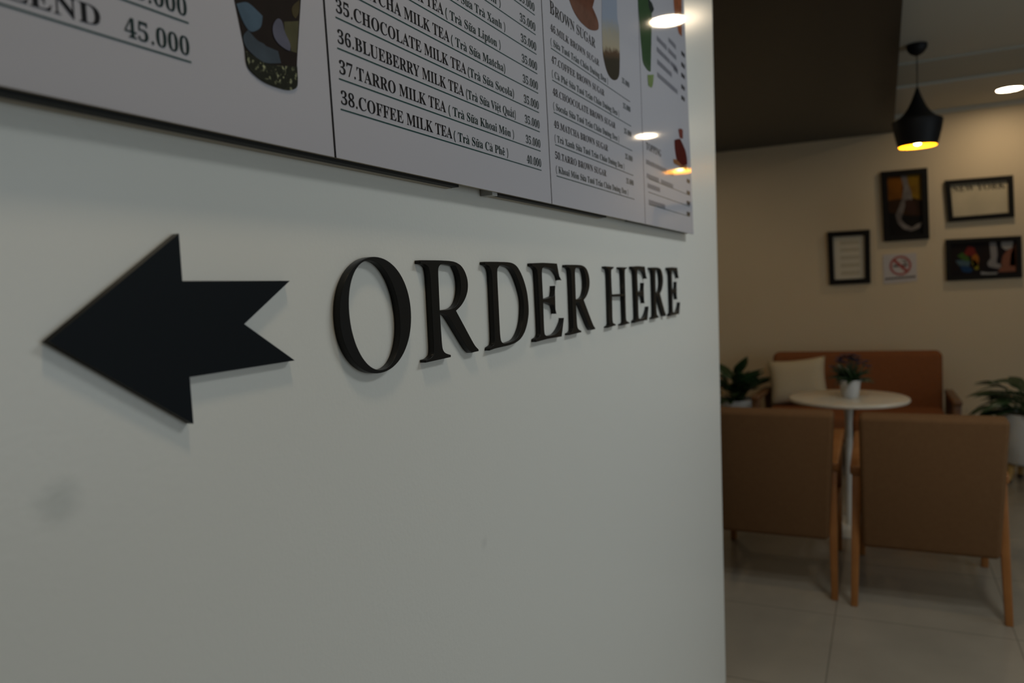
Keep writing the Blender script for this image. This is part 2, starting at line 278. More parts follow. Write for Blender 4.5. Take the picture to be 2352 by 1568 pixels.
"M":[634,[[14,0,14,17,34,20,50,24,61,32,69,43,74,58,75,79,75,382,71,416,53,432,15,439,15,455,185,455,317,142,449,455,617,455,617,439,598,436,583,430,573,423,566,412,561,397,560,378,560,85,565,43,569,34,574,28,582,23,617,17,617,0,396,0,396,17,433,25,440,29,446,36,450,44,455,83,455,399,288,0,270,0,105,389,105,80,107,57,112,41,120,30,131,23,148,19,169,17,169,0]]],
"N":[494,[[403,-11,107,350,107,79,108,57,112,42,119,31,129,24,145,20,167,17,167,0,18,0,18,17,54,23,71,41,76,79,76,388,36,433,18,439,18,455,156,455,391,169,391,377,386,414,369,431,331,439,331,455,480,455,480,439,459,436,443,432,433,425,427,414,423,398,422,377,422,-11]]],
"O":[525,[[261,-11,228,-9,198,-3,169,7,142,21,117,38,94,58,75,81,58,106,45,134,35,163,29,195,28,228,29,260,35,292,45,321,58,349,75,374,95,397,117,417,143,434,170,448,200,458,232,464,265,466,298,464,328,458,357,448,384,435,409,418,431,399,451,376,467,351,481,323,490,293,496,261,498,228,496,195,490,163,481,134,467,106,450,81,430,58,408,38,383,21,355,7,325,-3,294,-9],[265,12,328,36,367,108,379,228,376,293,365,346,348,389,324,419,294,437,260,443,196,419,158,347,145,228,149,163,159,109,177,67,201,37,230,18]]],
"P":[418,[[15,0,15,17,36,20,52,24,62,32,69,43,73,59,75,81,75,379,73,398,69,413,62,424,51,431,36,436,16,439,16,455,214,455,265,454,306,449,336,440,357,429,375,415,390,398,400,378,407,356,409,332,404,296,390,266,367,240,334,221,292,209,242,206,182,206,182,81,183,59,187,43,194,32,205,24,221,20,242,17,242,0],[182,230,201,230,231,232,255,240,272,253,283,271,290,297,292,329,290,361,285,387,275,406,261,420,241,428,216,431,189,424,182,398]]],
"Q":[525,[[378,-116,296,-103,232,-64,187,-1,155,13,127,30,101,50,80,74,61,100,47,129,36,160,30,193,28,228,29,260,35,292,45,321,58,349,75,374,95,397,117,417,143,434,170,448,200,458,232,464,265,466,298,464,328,458,357,448,384,435,409,418,431,399,451,376,467,351,481,323,490,293,496,261,498,228,493,176,479,128,454,86,421,49,379,21,330,0,360,-45,398,-72,445,-81,459,-80,475,-77,492,-73,495,-92,455,-105,416,-113],[265,12,329,36,367,108,380,228,377,293,366,346,348,389,324,419,294,437,260,443,196,419,158,347,145,228,149,163,160,109,178,67,202,37,231,18]]],
"R":[473,[[15,0,15,17,36,20,52,24,62,32,69,43,73,59,75,81,75,379,73,398,69,413,62,424,51,431,36,436,16,439,16,455,217,455,278,452,329,442,367,426,395,403,412,372,417,334,406,285,372,248,315,224,432,50,452,26,478,17,480,17,480,0,338,0,201,212,182,212,182,81,183,59,187,43,194,32,205,24,221,20,242,17,242,0],[182,234,203,234,235,236,261,245,280,258,293,278,301,304,304,336,295,389,268,421,224,431,209,430,197,427,190,422,185,414,183,402,182,385]]],
"S":[390,[[43,-11,43,158,62,158,75,113,91,77,111,50,136,30,164,19,197,15,220,17,241,24,257,36,269,51,276,69,279,89,273,117,255,140,225,160,163,191,127,210,99,231,77,253,62,276,53,302,50,332,52,358,57,381,67,403,80,421,96,437,115,449,136,459,160,464,185,466,229,461,282,448,291,446,300,445,310,447,317,454,320,466,339,466,339,319,322,319,315,343,305,365,293,385,280,402,265,417,248,429,231,438,213,443,194,445,173,443,155,437,140,426,128,413,122,398,120,380,121,364,127,349,137,336,151,325,168,314,189,303,253,273,279,260,300,247,317,233,331,219,342,204,350,188,355,171,358,153,359,133,357,106,350,80,339,58,323,38,304,21,281,8,254,-2,225,-8,192,-10,158,-8,126,1,98,9,85,12,69,7,61,-11]]],
"T":[423,[[92,0,92,17,114,19,130,23,142,31,150,42,154,59,156,81,156,433,149,433,116,430,88,420,65,403,47,380,35,352,29,318,11,318,11,455,410,455,410,317,394,317,375,382,333,420,269,433,263,433,263,81,265,58,269,41,276,30,288,23,305,19,328,17,328,0]]],
"U":[492,[[248,-13,192,-8,147,6,114,29,91,61,78,103,73,155,73,379,72,398,68,413,61,424,50,431,35,436,15,439,15,455,240,455,240,439,202,432,185,415,181,379,181,140,183,104,191,74,203,51,221,35,245,25,275,22,340,37,379,83,392,159,392,378,391,398,387,413,379,423,368,431,351,436,328,439,328,455,474,455,474,439,456,435,442,429,433,421,427,411,424,396,422,378,422,181,418,118,403,69,380,32,346,7,302,-8]]],
"V":[428,[[212,-13,44,381,22,420,14,429,1,435,-14,439,-14,455,211,455,211,439,192,438,177,436,166,432,159,427,154,419,152,410,161,378,259,143,348,377,355,409,353,419,349,427,342,432,331,435,317,438,299,439,299,455,442,455,442,439,429,437,418,434,408,427,400,418,391,403,382,383,230,-13]]],
"W":[611,[[171,-11,32,393,15,427,8,433,-2,437,-15,439,-15,455,181,455,181,439,150,432,140,410,148,373,223,153,301,353,286,399,281,413,274,423,267,429,258,434,245,437,229,439,229,455,439,455,439,439,413,436,398,427,393,412,399,386,474,166,541,369,549,406,547,417,544,425,538,430,503,439,503,455,624,455,624,439,612,435,602,429,594,421,575,379,446,-11,428,-11,316,309,190,-11]]],
"X":[471,[[11,0,11,17,40,23,66,39,90,66,193,208,78,386,47,425,38,433,27,437,16,439,14,439,14,455,244,455,244,439,229,439,207,436,194,428,190,415,201,388,265,289,322,373,331,389,337,403,339,414,334,427,319,435,293,439,293,455,458,455,458,439,455,439,436,437,418,432,403,423,388,410,372,394,357,373,281,265,413,57,436,28,461,17,464,17,464,0,238,0,238,17,243,17,269,20,285,28,290,41,288,51,283,64,275,79,210,183,138,81,130,68,126,56,124,45,130,30,146,21,174,17,174,0]]],
"Y":[426,[[101,0,101,17,122,20,138,24,148,32,155,43,159,59,161,81,161,179,46,387,35,406,24,421,14,429,1,435,-13,438,-13,455,207,455,207,438,195,438,167,432,156,416,164,392,248,226,333,366,342,382,347,396,349,408,343,424,326,435,298,438,295,438,295,455,439,455,439,438,428,435,418,431,409,424,383,392,268,203,268,81,269,59,273,43,280,32,291,24,307,20,328,17,328,0]]],
"a":[344,[[255,-10,226,-5,208,10,200,35,168,11,133,-4,95,-9,74,-6,55,0,40,11,29,26,22,43,20,63,25,91,39,115,63,136,98,155,143,173,199,190,199,241,197,258,193,272,187,282,177,290,164,294,148,296,123,293,109,286,104,274,113,257,123,231,121,220,117,210,110,202,100,196,90,192,77,191,64,192,54,196,45,203,38,212,34,223,33,236,35,252,40,266,49,278,62,290,77,300,95,308,115,314,137,317,162,318,205,315,239,307,263,292,280,271,290,244,293,210,293,62,295,40,304,34,320,42,329,28,306,7,281,-6],[151,34,174,41,199,63,199,169,154,151,127,123,118,84,122,56,133,39]]],
"b":[361,[[43,-11,43,388,42,407,40,420,37,428,31,434,21,437,8,439,8,455,138,455,138,279,162,301,190,314,221,318,244,316,265,310,284,299,301,284,315,266,326,245,335,221,340,195,342,166,340,133,333,103,323,75,308,51,291,30,270,13,246,0,220,-8,192,-10,162,-6,133,7,105,28,53,-11],[183,14,204,18,220,30,232,49,239,77,244,114,245,160,244,197,239,228,231,251,220,267,204,277,184,280,174,279,164,275,155,270,147,262,142,253,138,242,138,69,143,38,158,20]]],
"c":[293,[[156,-10,131,-8,108,-1,87,11,67,26,51,45,38,68,28,93,21,120,19,150,22,181,29,210,40,237,55,260,74,280,96,297,120,309,146,317,175,319,204,317,230,310,250,298,265,283,274,265,277,245,276,233,272,223,266,215,258,209,248,205,236,204,214,209,201,225,196,251,197,261,197,271,194,286,185,294,169,297,138,285,118,248,112,187,115,142,123,105,137,76,156,55,178,42,204,38,227,42,250,53,271,72,285,60,248,21,205,-2]]],
"d":[370,[[140,-10,117,-8,97,-1,78,10,61,26,47,44,35,66,26,91,21,118,19,147,21,180,27,210,36,237,48,261,63,281,81,297,101,309,123,316,146,318,175,314,201,301,223,280,223,401,222,413,218,423,212,430,203,435,191,438,176,439,176,455,319,455,319,75,325,41,330,35,340,30,353,28,353,11,315,8,271,1,223,-10,223,39,201,12,173,-5],[171,28,182,30,192,34,202,41,211,51,218,62,223,76,223,242,220,252,214,262,206,270,196,276,186,279,174,281,155,277,141,267,130,250,123,225,119,193,118,153,119,115,123,83,130,58,140,42,153,32]]],
"e":[301,[[154,-10,129,-8,106,-1,85,10,66,26,50,45,37,69,27,95,21,125,19,157,21,187,28,215,38,240,51,263,68,282,87,298,109,309,132,316,157,318,193,314,224,301,249,280,268,251,279,216,283,173,283,166,117,166,127,97,154,56,199,42,225,47,248,62,270,86,285,73,248,27,205,-1],[116,192,201,192,201,215,201,241,198,261,193,277,186,288,175,295,161,297,136,286,121,255,116,203]]],
"f":[214,[[15,0,15,16,40,22,50,35,52,73,52,277,16,277,16,310,52,310,52,353,56,386,67,413,85,436,109,452,139,461,174,465,200,463,222,456,240,446,253,432,261,417,263,400,262,386,258,375,252,367,244,360,235,357,224,355,213,356,203,360,195,365,189,372,186,381,185,391,193,420,196,426,197,433,196,438,190,442,180,443,168,442,159,437,153,430,148,390,148,310,203,310,203,277,148,277,148,65,149,47,152,34,158,26,167,20,181,17,199,16,199,0]]],
"g":[327,[[146,-140,106,-138,73,-132,48,-122,29,-108,18,-92,14,-75,20,-54,38,-38,69,-26,44,-10,29,9,24,30,26,46,32,61,42,74,57,86,77,98,102,110,58,135,31,169,22,212,24,232,30,251,40,268,53,282,69,295,88,305,109,312,132,317,157,318,183,317,208,312,233,304,317,304,317,268,268,268,281,248,289,226,291,203,290,185,285,167,276,151,264,137,250,125,234,116,215,108,194,104,172,103,157,103,142,104,131,103,121,100,112,94,106,87,102,80,101,71,105,59,119,51,141,49,175,49,208,48,236,45,259,40,277,33,292,24,303,13,310,-1,314,-18,316,-37,311,-67,296,-92,272,-113,239,-128,197,-137],[157,124,172,127,183,134,190,146,195,163,198,184,199,211,198,238,195,260,190,276,183,288,172,295,157,297,143,295,132,288,124,276,118,260,115,238,114,211,115,184,118,163,124,146,132,134,143,127],[161,-116,218,-111,252,-94,263,-66,262,-55,257,-47,249,-41,238,-37,223,-35,205,-34,97,-34,84,-45,76,-58,73,-73,76,-84,83,-94,95,-103,111,-111,133,-115]]],
"h":[381,[[18,0,18,16,30,17,39,21,45,26,49,33,52,43,52,56,52,399,46,429,40,435,31,438,19,440,19,455,148,455,148,267,175,295,207,313,243,318,292,306,321,271,330,212,330,56,337,26,343,21,352,17,363,16,363,0,202,0,202,16,207,16,223,21,232,34,235,56,235,217,234,234,232,247,229,258,223,265,215,270,203,271,183,267,164,255,148,235,148,56,154,26,160,21,168,17,180,16,180,0]]],
"i":[198,[[101,362,87,364,75,368,65,376,57,387,52,399,50,412,52,426,57,438,65,449,75,457,87,462,101,463,114,462,126,457,137,449,145,438,150,426,151,412,149,399,145,387,136,376,126,368,114,364],[18,0,18,16,30,18,39,21,45,26,49,32,52,43,52,56,52,252,47,285,41,289,32,292,20,293,21,310,148,310,148,56,154,26,160,21,168,18,180,16,180,0]]],
"k":[359,[[17,0,17,16,30,18,39,21,45,26,49,33,52,43,52,56,52,398,47,429,42,434,33,438,20,439,21,455,148,455,148,169,227,248,236,259,242,269,244,278,240,287,228,292,209,293,206,293,206,310,345,310,345,293,320,289,297,278,275,260,222,209,346,34,355,24,365,18,376,16,376,0,211,0,211,16,217,16,229,18,237,23,239,32,232,49,163,147,148,134,148,56,154,26,160,21,168,18,180,16,180,0]]],
"l":[199,[[18,0,18,16,30,18,39,21,45,26,49,32,52,43,52,56,52,398,47,429,42,434,33,438,20,439,20,455,148,455,148,56,154,26,160,21,168,18,180,16,180,0]]],
"m":[554,[[18,0,18,16,30,17,39,21,45,26,49,33,52,43,52,56,52,253,46,284,40,289,31,293,19,294,19,310,146,310,146,265,173,294,204,312,237,318,277,312,305,293,320,261,348,293,381,312,418,318,465,306,494,271,504,212,504,56,510,26,516,21,524,17,536,16,536,0,377,0,377,16,389,18,397,21,403,26,410,56,410,217,409,234,407,247,404,258,398,265,389,270,377,271,358,268,341,256,324,237,324,56,331,26,336,21,345,18,356,16,356,0,199,0,199,16,211,18,219,21,225,26,232,56,232,217,231,233,229,247,226,258,220,265,211,270,199,271,180,267,162,255,146,235,146,56,152,27,158,21,166,18,177,16,177,0]]],
"n":[381,[[18,0,18,16,30,17,39,21,45,26,49,33,52,43,52,56,52,253,46,284,40,289,31,293,19,294,19,310,148,310,148,267,175,296,207,313,243,318,292,306,321,271,330,212,330,56,337,26,343,21,352,17,363,16,363,0,202,0,202,16,207,16,223,21,232,34,235,56,235,217,234,234,232,247,229,258,223,265,215,270,203,271,183,267,164,255,148,235,148,56,154,26,160,21,168,17,180,16,180,0]]],
"o":[336,[[169,-10,140,-8,114,-1,90,11,69,27,52,47,38,70,27,96,21,124,19,154,21,184,27,213,38,239,52,262,69,281,90,297,114,309,140,316,168,318,196,316,222,309,245,298,266,282,283,263,298,240,308,214,315,185,317,154,315,123,308,94,298,69,284,46,266,26,245,11,222,-1,197,-8],[169,11,186,14,199,24,209,39,217,81,220,154,218,206,214,245,208,271,198,286,185,296,169,299,151,296,138,286,128,271,122,245,118,206,117,154,120,82,128,39,138,24,152,14]]],
"p":[371,[[17,-139,17,-124,40,-117,50,-101,52,-64,52,243,52,261,50,275,46,283,41,288,32,292,19,295,19,310,143,310,143,263,166,294,195,313,230,319,253,317,274,310,293,298,309,283,323,264,335,241,343,216,348,189,350,160,348,128,343,99,334,72,323,48,308,28,291,12,272,0,250,-8,227,-10,196,-5,170,9,148,32,148,-58,152,-99,167,-118,197,-123,197,-139],[195,28,214,32,229,42,239,59,247,84,251,116,253,154,251,192,247,223,241,248,232,265,218,275,199,278,179,273,162,259,148,235,148,69,160,46,176,33]]],
"q":[364,[[175,-139,175,-123,192,-121,205,-118,214,-114,219,-107,223,-97,224,-83,224,29,200,8,173,-5,142,-9,119,-7,98,-1,79,10,62,25,47,43,36,64,27,88,22,115,20,144,22,176,29,207,40,234,54,259,72,280,93,297,117,309,142,317,170,319,200,315,229,302,257,281,309,320,320,320,320,-83,326,-113,332,-118,342,-122,354,-123,354,-139],[179,30,189,31,198,34,208,40,215,47,221,56,224,67,224,241,219,271,204,289,179,295,159,291,143,280,131,261,123,234,118,199,117,156,118,117,123,85,131,60,142,43,158,33]]],
"r":[287,[[18,0,18,16,30,18,39,21,45,26,49,32,52,43,52,56,52,252,52,267,50,278,46,285,41,289,32,292,20,293,21,310,146,310,146,252,158,272,172,288,187,301,203,311,218,316,233,318,250,317,264,312,275,304,283,293,288,281,289,266,288,254,284,243,278,234,270,228,260,224,248,222,222,231,207,250,189,260,179,258,171,252,162,241,155,228,151,211,149,192,149,56,150,42,153,32,159,25,167,21,180,18,197,16,197,0]]],
"s":[288,[[151,-10,132,-8,110,-3,87,6,73,9,64,7,56,1,51,-9,36,-9,36,105,53,105,61,79,72,57,87,39,103,26,121,17,140,15,156,16,168,20,179,27,186,35,191,46,192,58,188,76,176,92,156,105,107,130,85,142,68,155,54,169,45,185,39,202,37,220,40,247,49,270,65,291,86,306,111,316,141,319,166,316,199,308,206,306,213,305,220,306,226,311,230,319,244,319,244,222,228,222,220,244,209,262,196,277,182,288,166,294,149,296,136,295,125,292,116,286,110,278,106,269,105,259,106,249,109,240,115,232,146,212,191,189,212,178,229,165,241,151,250,136,255,117,257,95,254,65,244,39,228,18,206,2,181,-7]]],
"t":[228,[[124,-9,99,-7,80,-1,66,10,56,26,50,46,48,71,48,279,20,279,20,300,46,324,68,347,88,369,105,389,118,407,129,424,144,424,144,310,208,310,208,279,144,279,144,82,149,51,168,40,183,44,195,56,206,75,222,66,198,24,165,-1]]],
"u":[375,[[131,-10,103,-7,81,2,65,17,54,38,48,65,46,97,46,248,39,282,33,289,24,293,11,294,11,310,142,310,142,74,143,63,146,54,151,46,158,40,166,37,177,36,196,39,213,49,228,66,228,248,228,263,225,275,221,283,214,289,204,293,189,294,189,310,324,310,324,70,325,56,327,46,331,39,338,34,347,31,360,30,360,13,321,10,277,3,228,-10,228,40,216,26,202,13,186,3,169,-4,150,-9]]],
"v":[306,[[142,-10,38,248,22,281,16,288,8,292,-3,293,-3,310,164,310,164,294,156,294,141,292,132,286,129,276,130,268,185,122,236,253,241,272,237,284,224,292,203,294,203,310,305,310,305,295,294,291,284,286,278,279,260,243,160,-10]]],
"x":[319,[[5,0,5,15,24,23,44,37,62,56,123,136,43,263,31,279,18,289,4,293,4,310,169,310,169,294,153,293,143,288,140,280,149,260,183,206,224,257,234,279,227,290,201,294,201,310,311,310,311,296,292,289,273,275,254,254,198,184,291,36,303,21,319,15,319,0,155,0,155,16,178,19,185,30,173,59,138,114,97,61,85,34,88,23,98,17,114,15,118,15,118,0]]],
"y":[300,[[52,-140,36,-139,22,-133,10,-125,1,-113,-5,-100,-7,-84,-5,-73,-2,-62,5,-53,13,-46,24,-41,36,-40,46,-41,56,-44,64,-49,70,-57,73,-65,75,-76,74,-81,74,-87,86,-99,94,-96,104,-88,114,-74,129,-44,140,-5,36,251,25,275,15,287,-3,293,-5,293,-5,310,162,310,162,293,136,289,128,275,130,267,133,257,185,119,230,241,236,260,238,274,229,289,203,293,203,310,300,310,300,293,291,292,283,288,277,281,259,242,162,-24,151,-53,140,-77,129,-96,118,-111,107,-122,95,-131,83,-136,68,-139]]]}
CAP = max(GLYPHS['H'][1][0][1::2])
XH = max(GLYPHS['x'][1][0][1::2])
def mark_shapes(code, cx, top, base, right):
    t = top+45
    if code == 0x300: return [[(cx-75, t+105), (cx-25, t+110), (cx+50, t), (cx+20, t)]]
    if code == 0x301: return [[(cx+75, t+105), (cx+25, t+110), (cx-50, t), (cx-20, t)][::-1]]
    if code == 0x302: return [[(cx-95, t), (cx-20, t+95), (cx+20, t+95), (cx+95, t), (cx+55, t), (cx, t+50), (cx-55, t)]]
    if code == 0x303: return [[(cx-100, t+10), (cx-80, t+70), (cx-40, t+85), (cx+40, t+45), (cx+75, t+85), (cx+100, t+85), (cx+75, t+20), (cx+35, t+5), (cx-40, t+42), (cx-75, t+10)]]
    if code == 0x309: return [[(cx-40, t+100), (cx+10, t+120), (cx+45, t+85), (cx+10, t+40), (cx+5, t), (cx-15, t), (cx-10, t+50), (cx+5, t+80), (cx-30, t+85)]]
    if code == 0x323: return [[(cx+38*math.cos(a*math.pi/4), base-75+38*math.sin(a*math.pi/4)) for a in range(8)]]
    if code == 0x31B: return [[(right+2, top-60), (right+60, top+20), (right+62, top+70), (right+25, top+70), (right+20, top+15), (right+2, top-10)]]
    return []
def text_shapes(s, caps2=1.0):
    x = 0; out = []
    for ch in s:
        if ch == ' ': x += 190; continue
        d = unicodedata.normalize('NFD', 'D' if ch in 'Đ' else 'd' if ch == 'đ' else ch)
        adv, cs = GLYPHS[d[0]]
        pts = [[(x+c[i], c[i+1]) for i in range(0, len(c), 2)] for c in cs]
        out += pts
        X = [p[0] for c in pts for p in c]; Y = [p[1] for c in pts for p in c]
        top = max(Y) if d[0].isupper() else XH
        lift = 0
        for q in d[1:]:
            out += mark_shapes(ord(q), (min(X)+max(X))/2, top+lift, 0, max(X))
            if ord(q) == 0x302: lift = 110
        if ch == 'Đ': out.append([(min(X)-35, 205), (min(X)-2, 205), (min(X)-2, 245), (min(X)-35, 245)])
        x += adv
    return out, x
def text_mesh(s, u0, u1, v, cap):
    sh, _ = text_shapes(s)
    lo = min(p[0] for c in sh for p in c); hi = max(p[0] for c in sh for p in c)
    kx = (u1-u0)/(hi-lo); ky = cap/CAP
    return curve_mesh([[(u0+(a-lo)*kx, v+b*ky) for a, b in c] for c in sh])

# ------------------------------------------------------------------ the setting
YB = 6.9                                             # back wall
ZD, ZS, ZT = 2.54, 2.67, 2.70                        # dark ceiling, soffit, raised ceiling
struct('floor', bm_box(-2.6, 4.6, -3.2, YB+.1, -.08, 0), M['floor'])
struct('wall_left', bm_hexa([(-.22, -3, 0), (0, -3, 0), (0, 2.692, 0), (-.22, 2.692, 0)], [(-.22, -3, ZD), (0, -3, ZD), (0, 2.746, ZD), (-.22, 2.746, ZD)]), M['sign_wall'])
struct('wall_back', bm_box(-2.6, 4.2, YB, YB+.12, 0, ZT+.1), M['back_wall'])
struct('wall_front', bm_box(-2.6, 4.2, -3.12, -3.0, 0, ZT+.1), M['side_wall'])
struct('wall_outer', bm_box(-2.6, -2.5, -3, YB, 0, ZT+.1), M['back_wall'])
bm = bm_box(4.1, 4.22, -3, .6, 0, ZT+.1); bm_box(4.1, 4.22, 3.8, YB, 0, ZT+.1, bm); bm_box(4.1, 4.22, .6, 3.8, 2.42, ZT+.1, bm); bm_box(4.1, 4.22, .6, 3.8, 0, .25, bm)  # unseen opening added in this wall to let the daylight lamp in
struct('wall_right', bm, M['side_wall'])
struct('ceiling', bm_box(-2.6, .60, -3, YB, ZD, ZD+.30), M['dark_ceiling'])
struct('ceiling_raised', bm_box(.60, 4.2, -3, YB, ZT, ZT+.12), M['ceiling'])
struct('trim_1', bm_box(.60, 4.1, 5.94, YB, ZS, ZT), M['ceiling'])                    # soffit along the back wall
struct('trim_2', bm_box(.60, 4.1, 5.36, 5.94, ZT-.012, ZT), mat('greyer ceiling border', (.47, .47, .41, 1), .7, .3))  # slab in a cooler, darker tone than the ceiling around it
struct('trim_3', bm_box(.60, 4.1, YB-.03, YB, ZS-.03, ZS), M['ceiling'])

# ------------------------------------------------------------------ menu board on the sign wall
BX = .024
board = thing('menu_board', 'large glossy white drinks menu board with printed rows on the wall above the arrow', 'menu board', (0, .3, 1.56))
def on_board(name, me, m, parent=None):
    for x in (m if isinstance(m, (list, tuple)) else [m]): me.materials.append(x)
    p = parent or board
    o = link(name, me, p)
    o.matrix_parent_inverse = Matrix.Translation(-Vector((0, .3, 1.56))) if p is board else Matrix.Identity(4)
    return o
def yl(y, z, k): return y + (z-1.5605)*k
DIV = [(.6293, -.029), (1.1915, -.036), (1.7494, -.011), (2.2537, -.072)]
bm = bm_hexa([(BX-.004, -.35, 1.5615), (BX-.004, 2.2537, 1.5605), (BX, 2.2537, 1.5605), (BX, -.35, 1.5615)],
             [(BX-.004, -.35, 2.30), (BX-.004, yl(2.2537, 2.3, -.072), 2.30), (BX, yl(2.2537, 2.3, -.072), 2.30), (BX, -.35, 2.30)])
me = bpy.data.meshes.new('panel'); bm.normal_update(); bm.to_mesh(me); bm.free()
me.materials.append(M['board']); me.materials.append(M['board_edge'])
for p in me.polygons: p.material_index = 0 if p.normal.x > .5 else 1
o = link('panel', me, board); o.matrix_parent_inverse = Matrix.Translation(-Vector((0, .3, 1.56)))
def box_mesh(name, *a):
    bm = bm_box(*a); me = bpy.data.meshes.new(name); bm.normal_update(); bm.to_mesh(me); bm.free(); return me
for y0, y1, e0 in ((-.3, .888, 0), (1.0, 1.485, 1)):
    rail = on_board('backing_rail', box_mesh('backing_rail', .0095, BX-.0042, y0, y1, 1.5578, 1.585), M['rail'])
    rail['label'] = 'black rail behind the bottom edge'
    on_board('rail_flange', box_mesh('rail_flange', .001, .0093, y0, y1, 1.5572, 1.585), M['board_edge'], rail)['label'] = 'grey brown flange against the wall'
    if e0: on_board('end_cap', box_mesh('end_cap', .001, BX-.0042, y0-.016, y0-.0005, 1.5565, 1.586), M['rail_end'], rail)['label'] = 'grey end cap'
on_board('backing_strip', box_mesh('backing_strip', .004, BX-.0042, 1.66, 2.235, 1.5625, 1.585), M['rail'])
def flat(polys, x): return stand_up(curve_mesh(polys), x)
def strip(y0, y1, z, h): return [(y0, z-h/2), (y1, z-h/2), (y1, z+h/2), (y0, z+h/2)]
X1 = BX+.0003
for k, (yb, sl) in enumerate(DIV[:3]):
    wdt = (.0028, .0022, .0020)[k]
    on_board('divider_line', flat([[(yb, 1.5606), (yb+wdt, 1.5606), (yl(yb, 2.3, sl)+wdt, 2.3), (yl(yb, 2.3, sl), 2.3)]], X1), M['ink_black'])
def row(name, y0, y1, z, cap, m, under=None, viet=None, price=None, vz=None):
    t = on_board('menu_line', stand_up(text_mesh(name, y0, y1, z, cap), X1), m)
    if viet: on_board('translation', stand_up(text_mesh(viet[0], viet[1], viet[2], vz or z, viet[3]), X1), M['ink_green'], t)
    if under: on_board('underline', flat([strip(under[0], under[1], under[2], .0014)], X1), M['ink_rule'], t)
    if price: on_board('price', stand_up(text_mesh(price[0], price[1], price[2], price[3], price[4]), X1), M['ink_green'], t)
# first column (only its right-hand end is in the picture)
for k, (nm, pr) in enumerate((('BLEND', '45.000'), ('BLEND', '45.000'))):
    z = 1.6122+.0305*k
    row(nm, (.295, .20)[k], (.3774, .28)[k], z+.0050, .0137, M['ink_black'], (.19, .4557, z), None, (pr, .3964, .4548, z+.0046, .0137))
# second column: milk teas
rows = [('38.COFFEE MILK TEA', .8695, '( Trà Sữa Cà Phê )', .8734, 1.0325, '40.000'), ('37.TARRO MILK TEA', .8562, '( Trà Sữa Khoai Môn )', .863, 1.055, '35.000'),
        ('36.BLUEBERRY MILK TEA', .9055, '(Trà Sữa Việt Quất)', .9114, 1.0641, '35.000'), ('35.CHOCOLATE MILK TEA', .9143, '(Trà Sữa Socola)', .919, 1.0609, '35.000'),
        ('34.MATCHA MILK TEA', .8735, '( Trà Sữa Matcha)', .878, 1.0343, '35.000'), ('33.LIPTON MILK TEA', .8614, '( Trà Sữa Lipton )', .8664, 1.022, '35.000'),
        ('32.GREEN MILK TEA', .855, '( Trà Sữa Trà Xanh )', .861, 1.0402, '35.000'), ('31.MILK TEA', .80, '( Trà Sữa Nhân )', .861, 1.028, '35.000'), ('30.MILK TEA', .80, '( Trà Sữa )', .861, .99, '35.000')]
for k, (nm, ye, vt, v0, v1, pr) in enumerate(rows):
    z = 1.6112+.03046*k; o = .0008*min(k, 2)
    row(nm, .6448, ye, z+.0056, .0134, M['ink_black'], (.6433, 1.1540-.0003*k, z), (vt, v0, v1, .0113), (pr, 1.0985-.0007*k, 1.1538-.0003*k, z+.0050, .0120), z+.0052)
# third column: brown sugar
on_board('menu_heading', stand_up(text_mesh('B', 1.2155, 1.2345, 1.8776, .0215), X1), M['ink_black'])
on_board('menu_heading', stand_up(text_mesh('ROWN SUGAR', 1.2370, 1.4395, 1.8778, .0172), X1), M['ink_black'])
bs = [('50.TARRO BROWN SUGAR', 1.4801, '( Khoai Môn Sữa Tươi Trân Châu Đường Đen )', 1.6226, 1.6098), ('49.MATCHA BROWN SUGAR', 1.4952, '( Trà Xanh Sữa Tươi Trân Châu Đường Đen )', 1.6004, 1.6616),
      ('48.CHOOCOLATE BROWN SUGAR', 1.5484, '( Socola Sữa Tươi Trân Châu Đường Đen )', 1.5708, 1.7150), ('47.COFFEE BROWN SUGAR', 1.4842, '( Cà Phê Sữa Tươi Trân Châu Đường Đen )', 1.5762, 1.7678),
      ('46.MILK BROWN SUGAR', 1.4581, '( Sữa Tươi Trân Châu Đường Đen )', 1.509, 1.8199)]
for k, (nm, ye, vt, v1, z) in enumerate(bs):
    row(nm, 1.2145, ye, z+.0285, .0118, M['ink_black'], (1.2175-.001*k, 1.6680-.0024*k, z), (vt, 1.216-.0006*k, v1, .0112), ('35.000', 1.612-.002*k, 1.6655-.0022*k, z+.0295, .0108), z+.0056)
# fourth column: too blurred to read, only word shapes show
HD = [(1.7763, 1.9108, 1.7352, .0190)]
o = on_board('menu_heading', stand_up(text_mesh('TOPPING', 1.7763, 1.9108, 1.7352, .0165), X1), M['ink_black'])
W4 = [((1.7728, 1.9691), (1.976, 2.0316), 1.7010), ((1.7748, 1.8874), (1.9032, 2.0281), 1.6690), ((1.779, 1.8913), None, 1.6465), ((1.785, 1.9355), None, 1.6092)]
def words(spans, z, h, m, parent=None):
    rnd = random.Random(int(z*9999)); sh = []
    for a, b in spans:
        y = a
        while y < b-.004:
            wd = rnd.uniform(.004, .0062); sh.append([(y, z), (min(y+wd, b), z), (min(y+wd, b), z+h*rnd.uniform(.85, 1)), (y, z+h*rnd.uniform(.85, 1))]); y += wd+.0022
    return on_board('menu_line', flat(sh, X1), m)
for a, b, z in W4:
    words([a], z, .0115, M['ink_grey'])
    if b: words([b], z, .0115, M['ink_grey'])
for y0, y1, z in ((1.79, 2.2215, 1.6688), (1.7828, 2.2133, 1.6370), (1.785, 2.2105, 1.6084)): on_board('underline', flat([strip(y0, y1, z, .0014)], X1), M['ink_rule'])
for y0, y1, z in ((2.1841, 2.2220, 1.7015), (2.1802, 2.2195, 1.6685), (2.1768, 2.2170, 1.6392), (2.1733, 2.2140, 1.6090)):
    on_board('price', flat([strip(y0, y0+.013, z+.006, .011), strip(y0+.016, y1, z+.006, .0105)], X1), M['ink_black'])
